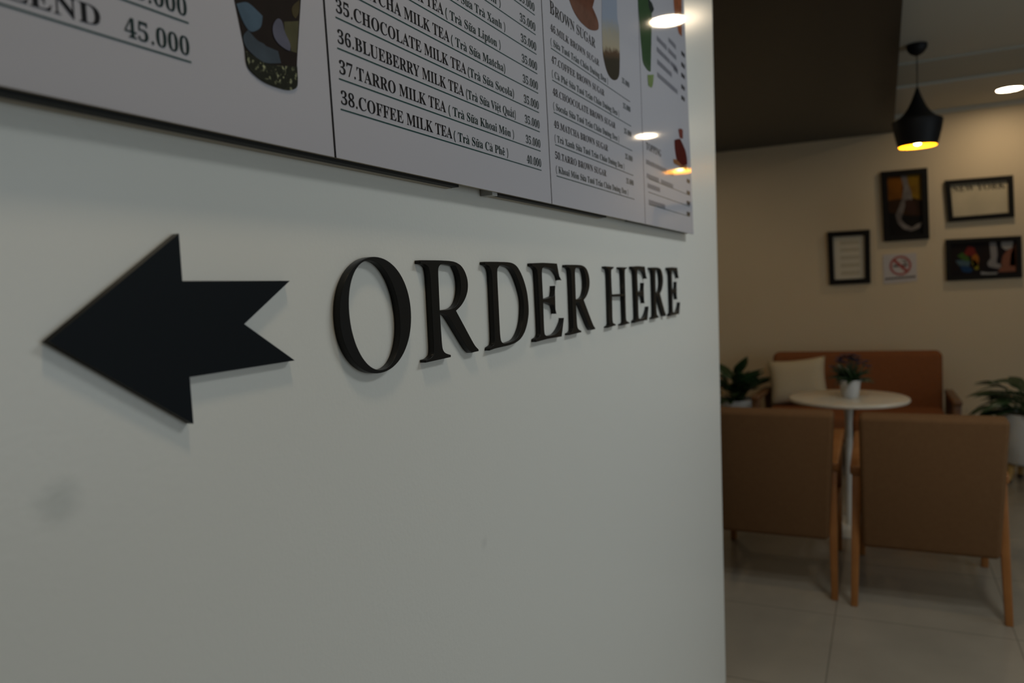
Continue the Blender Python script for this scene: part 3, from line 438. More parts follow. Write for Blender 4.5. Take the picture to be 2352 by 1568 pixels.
for spans, z in (([(1.9011, 1.9983), (2.012, 2.0981)], 2.0162), ([(1.8983, 2.0294), (2.035, 2.104)], 1.9890), ([(1.8988, 2.0434)], 1.9590), ([(1.8954, 2.1031)], 1.9272), ([(2.0183, 2.0981)], 2.0442), ([(2.0634, 2.1147)], 1.9830)):
    for sp in spans: words([sp], z, .0135, M['ink_grey'])
for y0, z in ((2.1595, 2.0470), (2.1559, 2.0158), (2.1525, 1.9865), (2.1488, 1.9540), (2.1453, 1.9240)):
    on_board('price', flat([strip(y0, y0+.018, z+.006, .0115), strip(y0+.022, y0+.04, z+.006, .011)], X1), M['ink_black'])
# printed pictures
PICS = {"cup":[[[0.4992,1.7109],[0.6002,1.7475],[0.5918,1.7032],[0.5804,1.6387],[0.5802,1.6216],[0.5762,1.6169],[0.5678,1.6138],[0.5576,1.6129],[0.5366,1.6135],[0.5216,1.6187],[0.515,1.6245],[0.5149,1.6361],[0.5123,1.6484],[0.5064,1.6765]],[[0.508,1.6738],[0.5195,1.6795],[0.5268,1.678],[0.5327,1.6754],[0.5387,1.6728],[0.5365,1.6616],[0.5248,1.6545],[0.5196,1.6552],[0.5135,1.6616]],[[0.5123,1.6484],[0.5196,1.6552],[0.5238,1.6526],[0.5304,1.6489],[0.5389,1.6484],[0.5395,1.6469],[0.5556,1.6465],[0.5588,1.6365],[0.5381,1.6309],[0.5253,1.6344],[0.5152,1.6395]],[[0.5492,1.6663],[0.5575,1.6772],[0.564,1.6757],[0.5656,1.6664],[0.5733,1.6575],[0.5719,1.6507],[0.5659,1.6503],[0.5522,1.6547]],[[0.5665,1.6758],[0.5868,1.6823],[0.5815,1.6514],[0.5736,1.6511],[0.5733,1.6575],[0.5662,1.6631]],[[0.5773,1.6929],[0.5895,1.7025],[0.5884,1.6904],[0.5826,1.6834],[0.5784,1.6851]],[[0.5149,1.6361],[0.5253,1.6344],[0.5381,1.6309],[0.5544,1.6331],[0.5804,1.6387],[0.5802,1.6216],[0.5762,1.6169],[0.5678,1.6138],[0.5576,1.6129],[0.5366,1.6135],[0.5216,1.6187],[0.515,1.6245]]],"blob":[[[1.29,1.9443],[1.4584,1.9995],[1.4439,1.9698],[1.4308,1.952],[1.4488,1.9437],[1.4632,1.9341],[1.4637,1.9203],[1.4456,1.9127],[1.4224,1.9068],[1.4001,1.9037],[1.358,1.9049],[1.3285,1.9127],[1.3072,1.927]]],"bottle":[[[1.4908,2.0101],[1.5868,2.0415],[1.5843,1.9758],[1.5961,1.9601],[1.4823,1.928],[1.4839,1.9439]],[[1.4823,1.928],[1.5961,1.9601],[1.5936,1.9156],[1.4823,1.8895]],[[1.4823,1.8895],[1.5936,1.9156],[1.5941,1.8993],[1.4846,1.8733]],[[1.4846,1.8733],[1.5941,1.8993],[1.5879,1.8621],[1.578,1.853],[1.5661,1.8462],[1.5436,1.8406],[1.5183,1.8422],[1.4987,1.8534]]],"green":[[[1.7348,2.1064],[1.8636,2.1497],[1.8429,2.0946],[1.8623,2.0714],[1.8352,1.9258],[1.8096,1.9218],[1.7686,1.9291],[1.7571,1.9786],[1.7473,2.0407]],[[1.8285,2.0939],[1.865,2.0957],[1.8825,2.0853],[1.8618,2.0674],[1.8333,2.0724]],[[1.8048,1.9111],[1.8609,1.9249],[1.8547,1.9028],[1.8382,1.8865],[1.8095,1.889]]],"orange":[[[2.0732,2.2201],[2.1843,2.2574],[2.1707,2.0985],[2.1322,2.0969],[2.0909,2.1397]]],"red":[[[2.0982,1.8346],[2.1255,1.8418],[2.1526,1.8419],[2.1498,1.8178],[2.1107,1.8126]],[[2.05,1.7987],[2.0876,1.8072],[2.1184,1.8129],[2.1783,1.7892],[2.196,1.7677],[2.1942,1.7526],[2.1331,1.7412],[2.0663,1.7504],[2.0513,1.778]],[[2.0296,1.7455],[2.0663,1.7504],[2.1331,1.7412],[2.1899,1.7502],[2.192,1.7337],[2.1325,1.7357],[2.0357,1.7359]]]}
PC = {'cup': [(20, 13, 11), (52, 66, 78), (44, 51, 58), (64, 64, 75), (54, 52, 36), (48, 42, 26), (18, 19, 13)], 'blob': [(74, 48, 38)],
      'bottle': [(96, 102, 112), (112, 106, 94), (70, 54, 42), (34, 31, 25)], 'green': [(40, 58, 38), (30, 36, 34), (82, 96, 58)], 'orange': [(108, 62, 40)], 'red': [(82, 40, 34), (62, 24, 20), (104, 70, 44)]}
def print_mat(name, c, speck=False):
    return mat(name, ink(*c), .045, .38, noise=(260, ink(120, 122, 95), .10, .16) if speck else (45, tuple(v*.72 for v in ink(*c)[:3])+(1,), .22))
PN = {'cup': 'printed_drink', 'blob': 'printed_sugar', 'bottle': 'printed_drink', 'green': 'printed_drink', 'orange': 'printed_drink', 'red': 'printed_fruit'}
PL = {'cup': 'glass of layered iced coffee', 'blob': 'lump of brown sugar', 'bottle': 'bottle of milk over brown pearls', 'green': 'tall green drink with a leaf', 'orange': 'orange drink at the right edge', 'red': 'red fruit slices'}
def bottle_mat():
    """printed bottle: grey glass, cream milk, brown pearls, dark bottom, along the bottle's own axis"""
    m = mat('print bottle', ink(96, 102, 112), .045, .38); nt = m.node_tree; b = nt.nodes['Principled BSDF']
    g = nt.nodes.new('ShaderNodeTexCoord'); d = nt.nodes.new('ShaderNodeVectorMath'); d.operation = 'DOT_PRODUCT'; d.inputs[1].default_value = (0, -.235, 1)
    n = nt.nodes.new('ShaderNodeTexNoise'); n.inputs['Scale'].default_value = 55
    a = nt.nodes.new('ShaderNodeMath'); a.operation = 'MULTIPLY_ADD'; a.inputs[1].default_value = .022
    mr = nt.nodes.new('ShaderNodeMapRange'); z0 = .235*1.48
    mr.inputs['From Min'].default_value = 1.842-z0+.011; mr.inputs['From Max'].default_value = 1.950-z0+.011
    r = nt.nodes.new('ShaderNodeValToRGB'); e = r.color_ramp.elements
    e[0].position = .22; e[0].color = ink(30, 27, 21); e[1].position = 1.0; e[1].color = ink(98, 104, 114)
    for p, c in ((.36, (58, 42, 30)), (.46, (112, 104, 88)), (.74, (106, 102, 92))): x = e.new(p); x.color = ink(*c)
    L = nt.links.new
    L(g.outputs['Object'], d.inputs[0]); L(g.outputs['Object'], n.inputs['Vector']); L(n.outputs['Fac'], a.inputs[0]); L(d.outputs['Value'], a.inputs[2])
    L(a.outputs[0], mr.inputs['Value']); L(mr.outputs['Result'], r.inputs[0]); L(r.outputs[0], b.inputs['Base Color'])
    return m
PICS['bottle'] = [[(1.4908, 2.0101), (1.5868, 2.0415), (1.5843, 1.9758), (1.5961, 1.9601), (1.5936, 1.9156), (1.5941, 1.8993), (1.5879, 1.8621), (1.578, 1.853), (1.5661, 1.8462), (1.5436, 1.8406), (1.5183, 1.8422), (1.4987, 1.8534), (1.4846, 1.8733), (1.4823, 1.8895), (1.4823, 1.928), (1.4839, 1.9439)]]
for key, polys in PICS.items():
    par = None
    order = [0, 4, 5, 1, 2, 3, 6] if key == 'cup' else range(len(polys))
    for lift, k in enumerate(order):
        m = bottle_mat() if key == 'bottle' else print_mat('print ' + key + str(k), PC[key][k], key == 'cup' and k == 6)
        me = flat([smooth_loop([tuple(p) for p in polys[k]], 3, 70)], X1+.00012*(lift+1))
        if par is None: par = on_board(PN[key], me, m); par['label'] = PL[key]
        else: on_board('printed_patch', me, m, par)

# ------------------------------------------------------------------ raised letters and arrow
LT = .009
LET = {"R":[[[0.8039,1.4617],[0.8035,1.4576],[0.8143,1.4568],[0.8216,1.453],[0.8247,1.444],[0.8252,1.3499],[0.8232,1.3431],[0.8145,1.3393],[0.8047,1.3386],[0.8044,1.3354],[0.832,1.3358],[0.8655,1.3364],[0.8658,1.3392],[0.8524,1.3425],[0.8462,1.3473],[0.8447,1.3553],[0.8434,1.3946],[0.861,1.3933],[0.913,1.3422],[0.9234,1.3367],[0.923,1.337],[0.9424,1.3373],[0.9426,1.3396],[0.9318,1.346],[0.8848,1.3962],[0.9019,1.4035],[0.9157,1.4156],[0.9212,1.4284],[0.9188,1.442],[0.9077,1.4547],[0.8932,1.4602],[0.8773,1.4621],[0.8437,1.4623]],[[0.8433,1.3985],[0.8439,1.4492],[0.8457,1.4541],[0.8515,1.4575],[0.8599,1.4581],[0.8891,1.4557],[0.8985,1.4454],[0.9015,1.4305],[0.8981,1.4156],[0.8887,1.404],[0.8737,1.3986]]],"D":[[[0.9737,1.4624],[0.9733,1.4586],[0.9847,1.4567],[0.9917,1.4511],[0.9938,1.4431],[0.9935,1.3482],[0.9904,1.3423],[0.978,1.3394],[0.9759,1.3351],[0.9937,1.3367],[1.042,1.3373],[1.0657,1.3395],[1.0865,1.3453],[1.1046,1.359],[1.1159,1.3797],[1.1168,1.3974],[1.1125,1.4187],[1.0999,1.4399],[1.083,1.4555],[1.0676,1.4613],[1.0503,1.4631],[1.0022,1.4629]],[[1.0113,1.3501],[1.01,1.4435],[1.0116,1.4524],[1.0198,1.4582],[1.0291,1.4587],[1.0601,1.4549],[1.0765,1.4421],[1.0907,1.423],[1.0984,1.4053],[1.0983,1.3878],[1.0914,1.367],[1.0778,1.3522],[1.061,1.343],[1.0252,1.341],[1.0161,1.3434]]],"E":[[[1.1367,1.4625],[1.137,1.458],[1.1482,1.4561],[1.1557,1.4514],[1.1576,1.4428],[1.1599,1.3473],[1.1555,1.342],[1.1405,1.3391],[1.1393,1.3345],[1.1906,1.3361],[1.251,1.3355],[1.2619,1.3678],[1.2636,1.3667],[1.2551,1.3578],[1.2385,1.3469],[1.2206,1.3406],[1.1848,1.3406],[1.177,1.3444],[1.1748,1.351],[1.1755,1.3983],[1.1905,1.3979],[1.2214,1.3913],[1.227,1.3828],[1.2306,1.3764],[1.2273,1.3772],[1.2269,1.4249],[1.2298,1.4239],[1.2273,1.4161],[1.2208,1.4071],[1.1911,1.4035],[1.1756,1.4035],[1.1743,1.4471],[1.177,1.454],[1.1841,1.4571],[1.1943,1.4568],[1.2318,1.4527],[1.2481,1.4427],[1.2583,1.4345],[1.2533,1.4347],[1.2416,1.4634],[1.1828,1.464]]],"H":[[[1.5021,1.4611],[1.5018,1.4581],[1.5178,1.4553],[1.5232,1.4483],[1.5213,1.3425],[1.5148,1.3389],[1.5025,1.3376],[1.504,1.3351],[1.5572,1.3372],[1.5542,1.3398],[1.5385,1.3433],[1.5347,1.3496],[1.5367,1.3982],[1.6181,1.3971],[1.6192,1.3432],[1.6139,1.3382],[1.5961,1.3369],[1.5979,1.3343],[1.6546,1.3357],[1.6498,1.3386],[1.6324,1.3423],[1.6282,1.3489],[1.6299,1.4502],[1.634,1.4562],[1.6499,1.4588],[1.65,1.4603],[1.5978,1.4603],[1.5988,1.4572],[1.614,1.4548],[1.6181,1.4485],[1.6187,1.4025],[1.5372,1.403],[1.5356,1.4479],[1.5381,1.4539],[1.5538,1.4581],[1.5541,1.4605]]]}
def ring(cx, cz, a, b, n=72, p=2.05): 
    return [(cx+a*math.copysign(abs(math.cos(t))**(2/p), math.cos(t)), cz+b*math.copysign(abs(math.sin(t))**(2/p), math.sin(t))) for t in (2*math.pi*i/n for i in range(n))]
LET['O'] = [ring(.7094, 1.3987, .0673, .0652), ring(.7057, 1.3983, .0467, .0614)]
LET['O'][1] = [(y + (1.3983-z)*.10, z) for y, z in LET['O'][1]]
def letter(ch, label, y0=None, y1=None):
    cs = [[tuple(p) for p in c] for c in LET[ch]]
    if ch != 'O': cs = [smooth_loop(c, 2, 42) for c in cs]
    lo = min(p[0] for p in cs[0]); hi = max(p[0] for p in cs[0])
    if y0 is not None: cs = [[(y0+(p[0]-lo)*(y1-y0)/(hi-lo), p[1]) for p in c] for c in cs]
    me = stand_up(curve_mesh(cs, LT/2-.0004, .0004), LT/2)
    me.materials.append(M['letter'])
    o = link('sign_letter', me)
    b = Vector((0, (min(p[0] for p in cs[0])+max(p[0] for p in cs[0]))/2, min(p[1] for p in cs[0])))
    me.transform(Matrix.Translation(-b)); o.location = b
    return tag(o, label, 'letter', 'raised black letters of the wall sign')
letter('O', 'big round raised black letter O starting the wall sign beside the arrow')
letter('R', 'raised black letter R between the O and the D on the white wall')
letter('D', 'raised black letter D between the first R and the first E')
letter('E', 'raised black letter E right after the D, first E of the sign')
letter('R', 'raised black letter R ending the first word, before the gap', 1.2867, 1.4261)
letter('H', 'raised black letter H starting the second word after the gap')
letter('E', 'raised black letter E right after the H on the wall sign', 1.6886, 1.8088)
letter('R', 'raised black letter R second to last on the wall sign', 1.8425, 1.9744)
letter('E', 'small looking raised black letter E ending the sign near the wall corner', 2.0113, 2.1281)

ARW = [[0.3321,1.3986],[0.4468,1.4773],[0.4469,1.4761],[0.447,1.4389],[0.5727,1.4382],[0.511,1.4002],[0.5729,1.3614],[0.4476,1.3603],[0.4481,1.3215],[0.4475,1.3218]]
me = stand_up(curve_mesh([[tuple(p) for p in ARW]], .0035), .0035)
me.materials.append(M['arrow']); me.materials.append(M['arrow_edge'])
for p in me.polygons: p.material_index = 0 if p.normal.x > .7 else 1
b = Vector((0, .45, 1.40)); me.transform(Matrix.Translation(-b))
o = link('arrow_sign', me, None, b); tag(o, 'dark blue-black flat arrow with notched tail pointing left on the white wall', 'arrow')

# ------------------------------------------------------------------ ceiling lamps
def downlight(x, y, z, r, label, disc='down_disc'):
    t = thing('ceiling_downlight', label, 'ceiling light', (x, y, z), 'recessed ceiling lamps')
    obj('ring', bm_lathe([(r, -.001), (r+.004, -.006), (r+.014, -.006), (r+.018, 0), (r, 0)], 40), M['trim_white'], t, True)
    obj('lamp_disc', bm_lathe([(0.0005, -.002), (r, -.002)], 40), M[disc], t)
    return t
downlight(1.316, 6.42, ZS, .075, 'lit round recessed lamp in the pale soffit above the wall pictures')
downlight(.345, 3.33, ZD, .070, 'lit round recessed lamp in the black ceiling beyond the wall corner')
downlight(.345, .41, ZD, .070, 'lit round recessed lamp in the black ceiling above the arrow')
downlight(-.95, 5.7, ZD, .070, 'added unseen warm lamp in the black ceiling behind the white wall')  # hidden lamp, added to warm the left part of the back wall

downlight(1.35, 1.75, ZT, .20, 'added unseen fill lamp in the raised white ceiling near the arrow wall', 'fill_disc')  # out of view, added to brighten the sign wall from the front
downlight(1.35, 2.45, ZT, .20, 'added unseen fill lamp in the raised white ceiling facing the wall corner', 'fill_disc')  # second added fill lamp, brightens the sign wall towards its corner

pend = thing('pendant_lamp', 'black waisted pendant lamp with glowing gold inside hanging over the round table', 'pendant lamp', (.6985, 4.98, ZT))
zz = lambda v: 1.42+(v-1.42)*.987-ZT
obj('canopy', bm_lathe([(.052, 0), (.054, -.012), (.050, -.028), (.036, -.048), (.016, -.060), (.004, -.064)], 32), M['lamp_black'], pend, True)
obj('cord', bm_tube([(0, 0, -.06), (0, 0, zz(2.46))], .003), M['lamp_black'], pend, True)
prof = [(.006, zz(2.475)), (.012, zz(2.455)), (.022, zz(2.425)), (.034, zz(2.395)), (.050, zz(2.362)), (.070, zz(2.332)), (.095, zz(2.308)), (.118, zz(2.296)), (.129, zz(2.290)), (.130, zz(2.282)), (.122, zz(2.235)), (.111, zz(2.185)), (.100, zz(2.145))]
shade = obj('shade', bm_lathe(prof, 48), M['lamp_black'], pend, True)
obj('shade_lining', bm_lathe([(max(.003, r-.003), z-.001 if r > .02 else z-.01) for r, z in prof[1:-1]]+[(.0972, prof[-1][1]+.0005), (.1000, prof[-1][1]+.0005)], 48), M['lamp_gold'], pend, True)['label'] = 'gold inside of the shade'
bmu = bmesh.new(); bmesh.ops.create_uvsphere(bmu, u_segments=20, v_segments=12, radius=.028); bmesh.ops.translate(bmu, verts=bmu.verts, vec=(0, 0, zz(2.180)))
obj('bulb', bmu, M['bulb'], pend, 'all')['label'] = 'glowing warm bulb'

# ------------------------------------------------------------------ pictures on the back wall
def framed(name, label, q, bar, cat='picture'):
    """q: lower left, lower right, upper right, upper left on the back wall (x, z)"""
    cx = sum(p[0] for p in q)/4; cz = min(p[1] for p in q)
    t = thing(name, label, cat, (cx, YB, cz), 'black framed pictures on the cream wall')
    inn = []
    for i in range(4):
        a = Vector(q[i]); p = Vector(q[i-1]); n = Vector(q[(i+1) % 4])
        inn.append(a + (p-a).normalized()*bar + (n-a).normalized()*bar)
    me = stand_back(curve_mesh([q, [tuple(v) for v in inn]], .012, .002), YB-.014); me.materials.append(M['frame'])
    f = link('frame', me, t); f.matrix_parent_inverse = Matrix.Translation(-Vector((cx, YB, cz)))
    return t, [tuple(v) for v in inn], Vector((cx, YB, cz))
def sheet(t, base, name, polys, m, lift, smooth=0):
    polys = [smooth_loop(p, 2, 75) if smooth else p for p in polys]
    me = stand_back(curve_mesh(polys), YB-.010-lift); me.materials.append(m)
    o = link(name, me, t); o.matrix_parent_inverse = Matrix.Translation(-base); return o
def uv(inn):
    ll, lr, ur, ul = [Vector(p) for p in inn]
    return lambda u, v: tuple((ll*(1-u)+lr*u)*(1-v) + (ul*(1-u)+ur*u)*v)
def matte(name, c, c2=None, sc=14): return mat(name, c, .55, .1, noise=(sc, c2, .25) if c2 else None)

t, inn, b = framed('framed_print', 'small upright black frame with a plain cream sheet, lowest and leftmost on the wall', [(.114, 1.353), (.424, 1.357), (.422, 1.788), (.103, 1.790)], .042)
sheet(t, b, 'print', [inn], M['paper'], 0)
f = uv(inn); lc = matte('faint brown print', (.50, .43, .31, 1))
for v in (.10, .28, .46, .64, .80): sheet(t, b, 'print_line', [[f(.22, v), f(.84, v), f(.84, v+.09), f(.22, v+.09)]], lc, .001)

t, inn, b = framed('framed_print', 'tall black framed picture of a white splash on orange and brown', [(.522, 1.684), (.845, 1.686), (.833, 2.237), (.505, 2.238)], .045)
sheet(t, b, 'print', [inn], matte('print brown', (.055, .022, .006, 1), (.022, .012, .006, 1), 6), 0); f = uv(inn)
sheet(t, b, 'printed_patch', [[f(.0, .60), f(.42, .62), f(.46, .98), f(0, 1)]], matte('print orange', (.24, .085, .008, 1), (.13, .045, .006, 1), 9), .0006)
sheet(t, b, 'printed_patch', [[f(.64, .64), f(1, .56), f(1, 1), f(.58, 1)]], matte('print ochre', (.27, .155, .010, 1), (.15, .07, .008, 1), 9), .0008)
sheet(t, b, 'printed_patch', [[f(0, 0), f(1, 0), f(1, .30), f(.62, .32), f(0, .40)]], matte('print black', (.010, .008, .006, 1)), .001)
sheet(t, b, 'printed_patch', [[f(.40, 1), f(.58, 1), f(.62, .84), f(.70, .72), f(.72, .58), f(.58, .60), f(.50, .50), f(.44, .38), f(.36, .27), f(.48, .18), f(.68, .11), f(.82, .16), f(1, .20), f(.92, .10), f(.66, .05), f(.42, .10), f(.26, .20), f(.20, .34), f(.30, .46), f(.42, .62), f(.48, .80)]], matte('print milk white', (.24, .21, .19, 1), (.10, .08, .07, 1), 12), .0014, 1)
sheet(t, b, 'printed_patch', [[f(.50, .58), f(.72, .58), f(.84, .44), f(.80, .32), f(.58, .36), f(.50, .46)]], matte('print dark brown', (.045, .020, .012, 1)), .0018, 1)

t, inn, b = framed('framed_print', 'wide black framed cream print with black capital words across its top', [(.973, 1.805), (1.406, 1.811), (1.397, 2.122), (.951, 2.125)], .036)
sheet(t, b, 'print', [inn], mat('cream paper worn', (.60, .50, .33, 1), .6, .3, noise=(7, (.50, .42, .28, 1), .2)), 0)
me = stand_back(text_mesh('NEW YORK', inn[3][0]+.012, inn[2][0]-.012, inn[2][1]-.054, .047), YB-.0112); me.materials.append(M['frame'])
o = link('printed_title', me, t); o.matrix_parent_inverse = Matrix.Translation(-b)

t, inn, b = framed('framed_print', 'wide black framed picture with a many coloured face shape on black, below the cream print', [(.959, 1.351), (1.456, 1.356), (1.450, 1.668), (.955, 1.672)], .034)
sheet(t, b, 'print', [inn], matte('print night black', (.010, .009, .012, 1), (.018, .010, .006, 1), 8), 0); f = uv(inn)
for c, pg in (((.16, .020, .014), [(.20, .66), (.27, .90), (.36, .86), (.40, .66), (.32, .58)]), ((.30, .10, .012), [(.32, .58), (.40, .66), (.44, .52), (.42, .30), (.36, .22)]), ((.24, .20, .016), [(.36, .50), (.42, .36), (.43, .18), (.38, .16), (.32, .40)]),
              ((.05, .10, .018), [(.10, .62), (.18, .72), (.28, .56), (.30, .42), (.18, .48)]), ((.07, .11, .13), [(.07, .48), (.18, .48), (.30, .42), (.28, .28), (.12, .32)]), ((.015, .045, .11), [(.14, .30), (.28, .28), (.34, .18), (.30, .08), (.18, .12)])):
    sheet(t, b, 'printed_patch', [[f(*p) for p in pg]], matte('print tint', c+(1,)), .0008, 1)
for c, pg in (((.24, .22, .21), [(.60, .98), (.70, .98), (.72, .62), (.70, .34), (.80, .28), (.74, .16), (.58, .24), (.56, .36), (.62, .50)]), ((.30, .28, .26), [(.78, .98), (.96, .98), (.94, .78), (.84, .72), (.78, .84)]), ((.22, .085, .05), [(.76, .20), (.80, .56), (.88, .74), (.98, .80), (.99, .06), (.72, .06)]),
              ((.10, .038, .018), [(.92, .62), (1, .98), (1, .22), (.90, .24)]), ((.28, .27, .26), [(.46, .10), (.58, .06), (.72, .06), (.70, -.01), (.46, .01)])):
    sheet(t, b, 'printed_patch', [[f(*p) for p in pg]], matte('print tint', c+(1,)), .0012, 1)

q = [(.519, 1.346), (.758, 1.360), (.753, 1.583), (.515, 1.580)]
ns = thing('no_smoking_sign', 'small white no smoking notice with a red ring under the tall picture', 'sign', (.636, YB, 1.346)); b = Vector((.636, YB, 1.346))
me = stand_back(curve_mesh([q], .002), YB-.002); me.materials.append(mat('notice white', (.56, .50, .47, 1), .45)); o = link('plate', me, ns); o.matrix_parent_inverse = Matrix.Translation(-b)
def nsheet(name, polys, m, lift):
    me = stand_back(curve_mesh(polys), YB-.0042-lift); me.materials.append(m); o = link(name, me, ns); o.matrix_parent_inverse = Matrix.Translation(-b)
red = mat('notice red', (.36, .06, .045, 1), .45); blk = mat('notice black', (.035, .028, .022, 1), .45); gry = mat('notice grey', (.22, .18, .16, 1), .45)
cx, cz = .640, 1.487
circ = lambda r, x=cx, z=cz: [(x+r*math.cos(2*math.pi*i/40), z+r*math.sin(2*math.pi*i/40)) for i in range(40)]
nsheet('ring', [circ(.078), circ(.062)], red, .0006)
d = .008; nsheet('slash', [[(cx-.047-d, cz+.047-d), (cx+.047-d, cz-.047-d), (cx+.047+d, cz-.047+d), (cx-.047+d, cz+.047+d)]], red, .0009)
nsheet('cigarette', [[(cx-.052, cz-.010), (cx+.052, cz-.006), (cx+.052, cz+.010), (cx-.052, cz+.006)]], blk, .0003)
nsheet('smoke', [[(cx+.020, cz+.016), (cx+.048, cz+.016), (cx+.044, cz+.036), (cx+.012, cz+.050), (cx, cz+.042), (cx+.024, cz+.034)]], gry, .0003)
nsheet('caption', [[(.530+i*.0245, 1.376+i*.0012), (.530+i*.0245+.019, 1.377+i*.0012), (.530+i*.0245+.019, 1.394+i*.0012), (.530+i*.0245, 1.393+i*.0012)] for i in range(9)], blk, .0003)

# ------------------------------------------------------------------ armchairs seen from behind
def parts_copy(src, loc, label, rz=0):
    r = src.copy(); COL.objects.link(r); r.location = loc; r.rotation_euler = (0, 0, rz); r['label'] = label
    for ch in list(src.children):
        c = ch.copy(); COL.objects.link(c); c.parent = r
        for g in ch.children:
            d = g.copy(); COL.objects.link(d); d.parent = c
    return r
def make_armchair(label, loc):
    t = thing('armchair', label, 'armchair', loc, 'brown armchairs at the round table')
    bk = bm_hexa([(-.252, .030, .25), (.260, .030, .25), (.260, .115, .25), (-.252, .115, .25)], [(-.258, -.012, .826), (.288, -.012, .826), (.288, .092, .834), (-.258, .092, .834)], None, .020, 4)
    obj('backrest', bk, M['fabric'], t, True)
    st = bm_box(-.235, .235, .118, .70, .33, .44, None, .03, 4); obj('seat', st, M['fabric'], t, True)
    for s in (-1, 1):
        x, xt = s*.283, s*.272
        leg = bm_hexa([(x-.014, -.018, 0), (x+.014, -.018, 0), (x+.014, .012, 0), (x-.014, .012, 0)], [(xt-.019, .116, .555), (xt+.019, .116, .555), (xt+.019, .155, .555), (xt-.019, .155, .555)], None, .004, 2)
        obj('leg', leg, M['wood'], t, True)
        x2 = s*.268
        leg = bm_hexa([(x2-.015, .665, 0), (x2+.015, .665, 0), (x2+.015, .695, 0), (x2-.015, .695, 0)], [(x2-.019, .640, .60), (x2+.019, .640, .60), (x2+.019, .690, .60), (x2-.019, .690, .60)], None, .004, 2)
        obj('leg', leg, M['wood'], t, True)
        arm = bm_hexa([(xt-.027, .110, .545), (xt+.027, .110, .545), (xt+.027, .71, .595), (xt-.027, .71, .595)], [(xt-.027, .110, .585), (xt+.027, .110, .585), (xt+.027, .71, .634), (xt-.027, .71, .634)], None, .008, 3)
        obj('armrest', arm, M['wood'], t, True)
        rail = bm_box(xt-.012, xt+.012, .13, .66, .30, .345, None, .004, 2); obj('side_rail', rail, M['wood'], t, True)
    fr = bm_box(-.27, .27, .655, .68, .295, .345, None, .004, 2); obj('front_rail', fr, M['wood'], t, True)
    return t
ch = make_armchair('brown upholstered armchair seen from behind, the right one, standing clear of the wall corner', (.676, 3.535, 0))
parts_copy(ch, (.030, 3.575, 0), 'brown upholstered armchair seen from behind, partly hidden by the white wall corner')

# ------------------------------------------------------------------ round table and its potted flower
tb = thing('round_table', 'round white pedestal table between the armchairs and the sofa', 'table', (.335, 4.65, 0))
obj('tabletop', bm_lathe([(.001, .748), (.300, .748), (.309, .744), (.312, .735), (.308, .726), (.290, .722), (.001, .722)], 64), M['table'], tb, True)
obj('pedestal', bm_lathe([(.020, .02), (.019, .60), (.024, .68), (.060, .721)], 32), M['white_metal'], tb, True)
obj('base', bm_lathe([(.001, .022), (.03, .022), (.19, .012), (.20, .004), (.20, 0), (.001, 0)], 48), M['white_metal'], tb, True)

def leaf_bm(L, Wd, droop, fold=.25, n=7):
    """a leaf along +x from the origin with a midrib fold and a drooping tip"""
    bm = bmesh.new(); rows_ = []
    for i in range(n+1):
        s = i/n; wv = Wd*math.sin(math.pi*min(1, s**.75))*(1-.15*s)+.0008
        x = L*s*(1-.12*droop*s); z = -droop*L*.55*s*s
        rows_.append([bm.verts.new((x, -wv, z+fold*wv)), bm.verts.new((x, 0, z)), bm.verts.new((x, wv, z+fold*wv))])
    for a, b2 in zip(rows_, rows_[1:]):
        for k in range(2): bm.faces.new((a[k], a[k+1], b2[k+1], b2[k]))
    return bm
def place_leaf(t, name, L, Wd, droop, base, az, el, m, roll=0):
    bm = leaf_bm(L, Wd, droop)
    Rm = Matrix.Translation(base) @ Matrix.Rotation(az, 4, 'Z') @ Matrix.Rotation(-el, 4, 'Y') @ Matrix.Rotation(roll, 4, 'X')
    bmesh.ops.transform(bm, matrix=Rm, verts=bm.verts)
    o = obj(name, bm, m, t, 'all')
    md = o.modifiers.new('thickness', 'SOLIDIFY'); md.thickness = .0012
    return o
rnd = random.Random(7)
fp = thing('flower_pot', 'small white pot of dark violet flowers on the round white table', 'potted flowers', (.345, 4.63, .748))
obj('pot', bm_lathe([(.001, 0), (.040, 0), (.044, .006), (.056, .092), (.060, .094), (.060, .098), (.052, .098), (.049, .080), (.001, .080)], 36), M['pot'], fp, True)
obj('soil', bm_lathe([(.001, .086), (.050, .086)], 24), M['soil'], fp)
for i in range(44):
    az = rnd.uniform(0, 2*math.pi); el = rnd.uniform(.0, 1.15)
    place_leaf(fp, 'leaf', rnd.uniform(.085, .150), rnd.uniform(.016, .026), rnd.uniform(.3, .9), (rnd.uniform(-.025, .025), rnd.uniform(-.025, .025), .086), az, el, M['leaf_small'], rnd.uniform(-.6, .6))
for i in range(34):
    az = rnd.uniform(0, 2*math.pi); rr = rnd.uniform(.01, .100); zt = .165+.062*(1-(rr/.105)**2)+rnd.uniform(-.018, .012)
    px, py = rr*math.cos(az), rr*math.sin(az)
    bm = bmesh.new()
    for k in range(5):
        a = 2*math.pi*k/5+az; c = Vector((px, py, zt)); d1 = Vector((math.cos(a), math.sin(a), .35)); d2 = Vector((-math.sin(a), math.cos(a), 0))
        v = [bm.verts.new(c), bm.verts.new(c+d1*.014-d2*.011), bm.verts.new(c+d1*.027), bm.verts.new(c+d1*.014+d2*.011)]; bm.faces.new(v)
    fl = obj('blossom', bm, M['bloom'], fp)
    obj('stem', bm_tube([(px*.2, py*.2, .084), (px*.7, py*.7, .084+(zt-.084)*.6), (px, py, zt)], .0018, .0014, 6), M['stem'], fl, True)

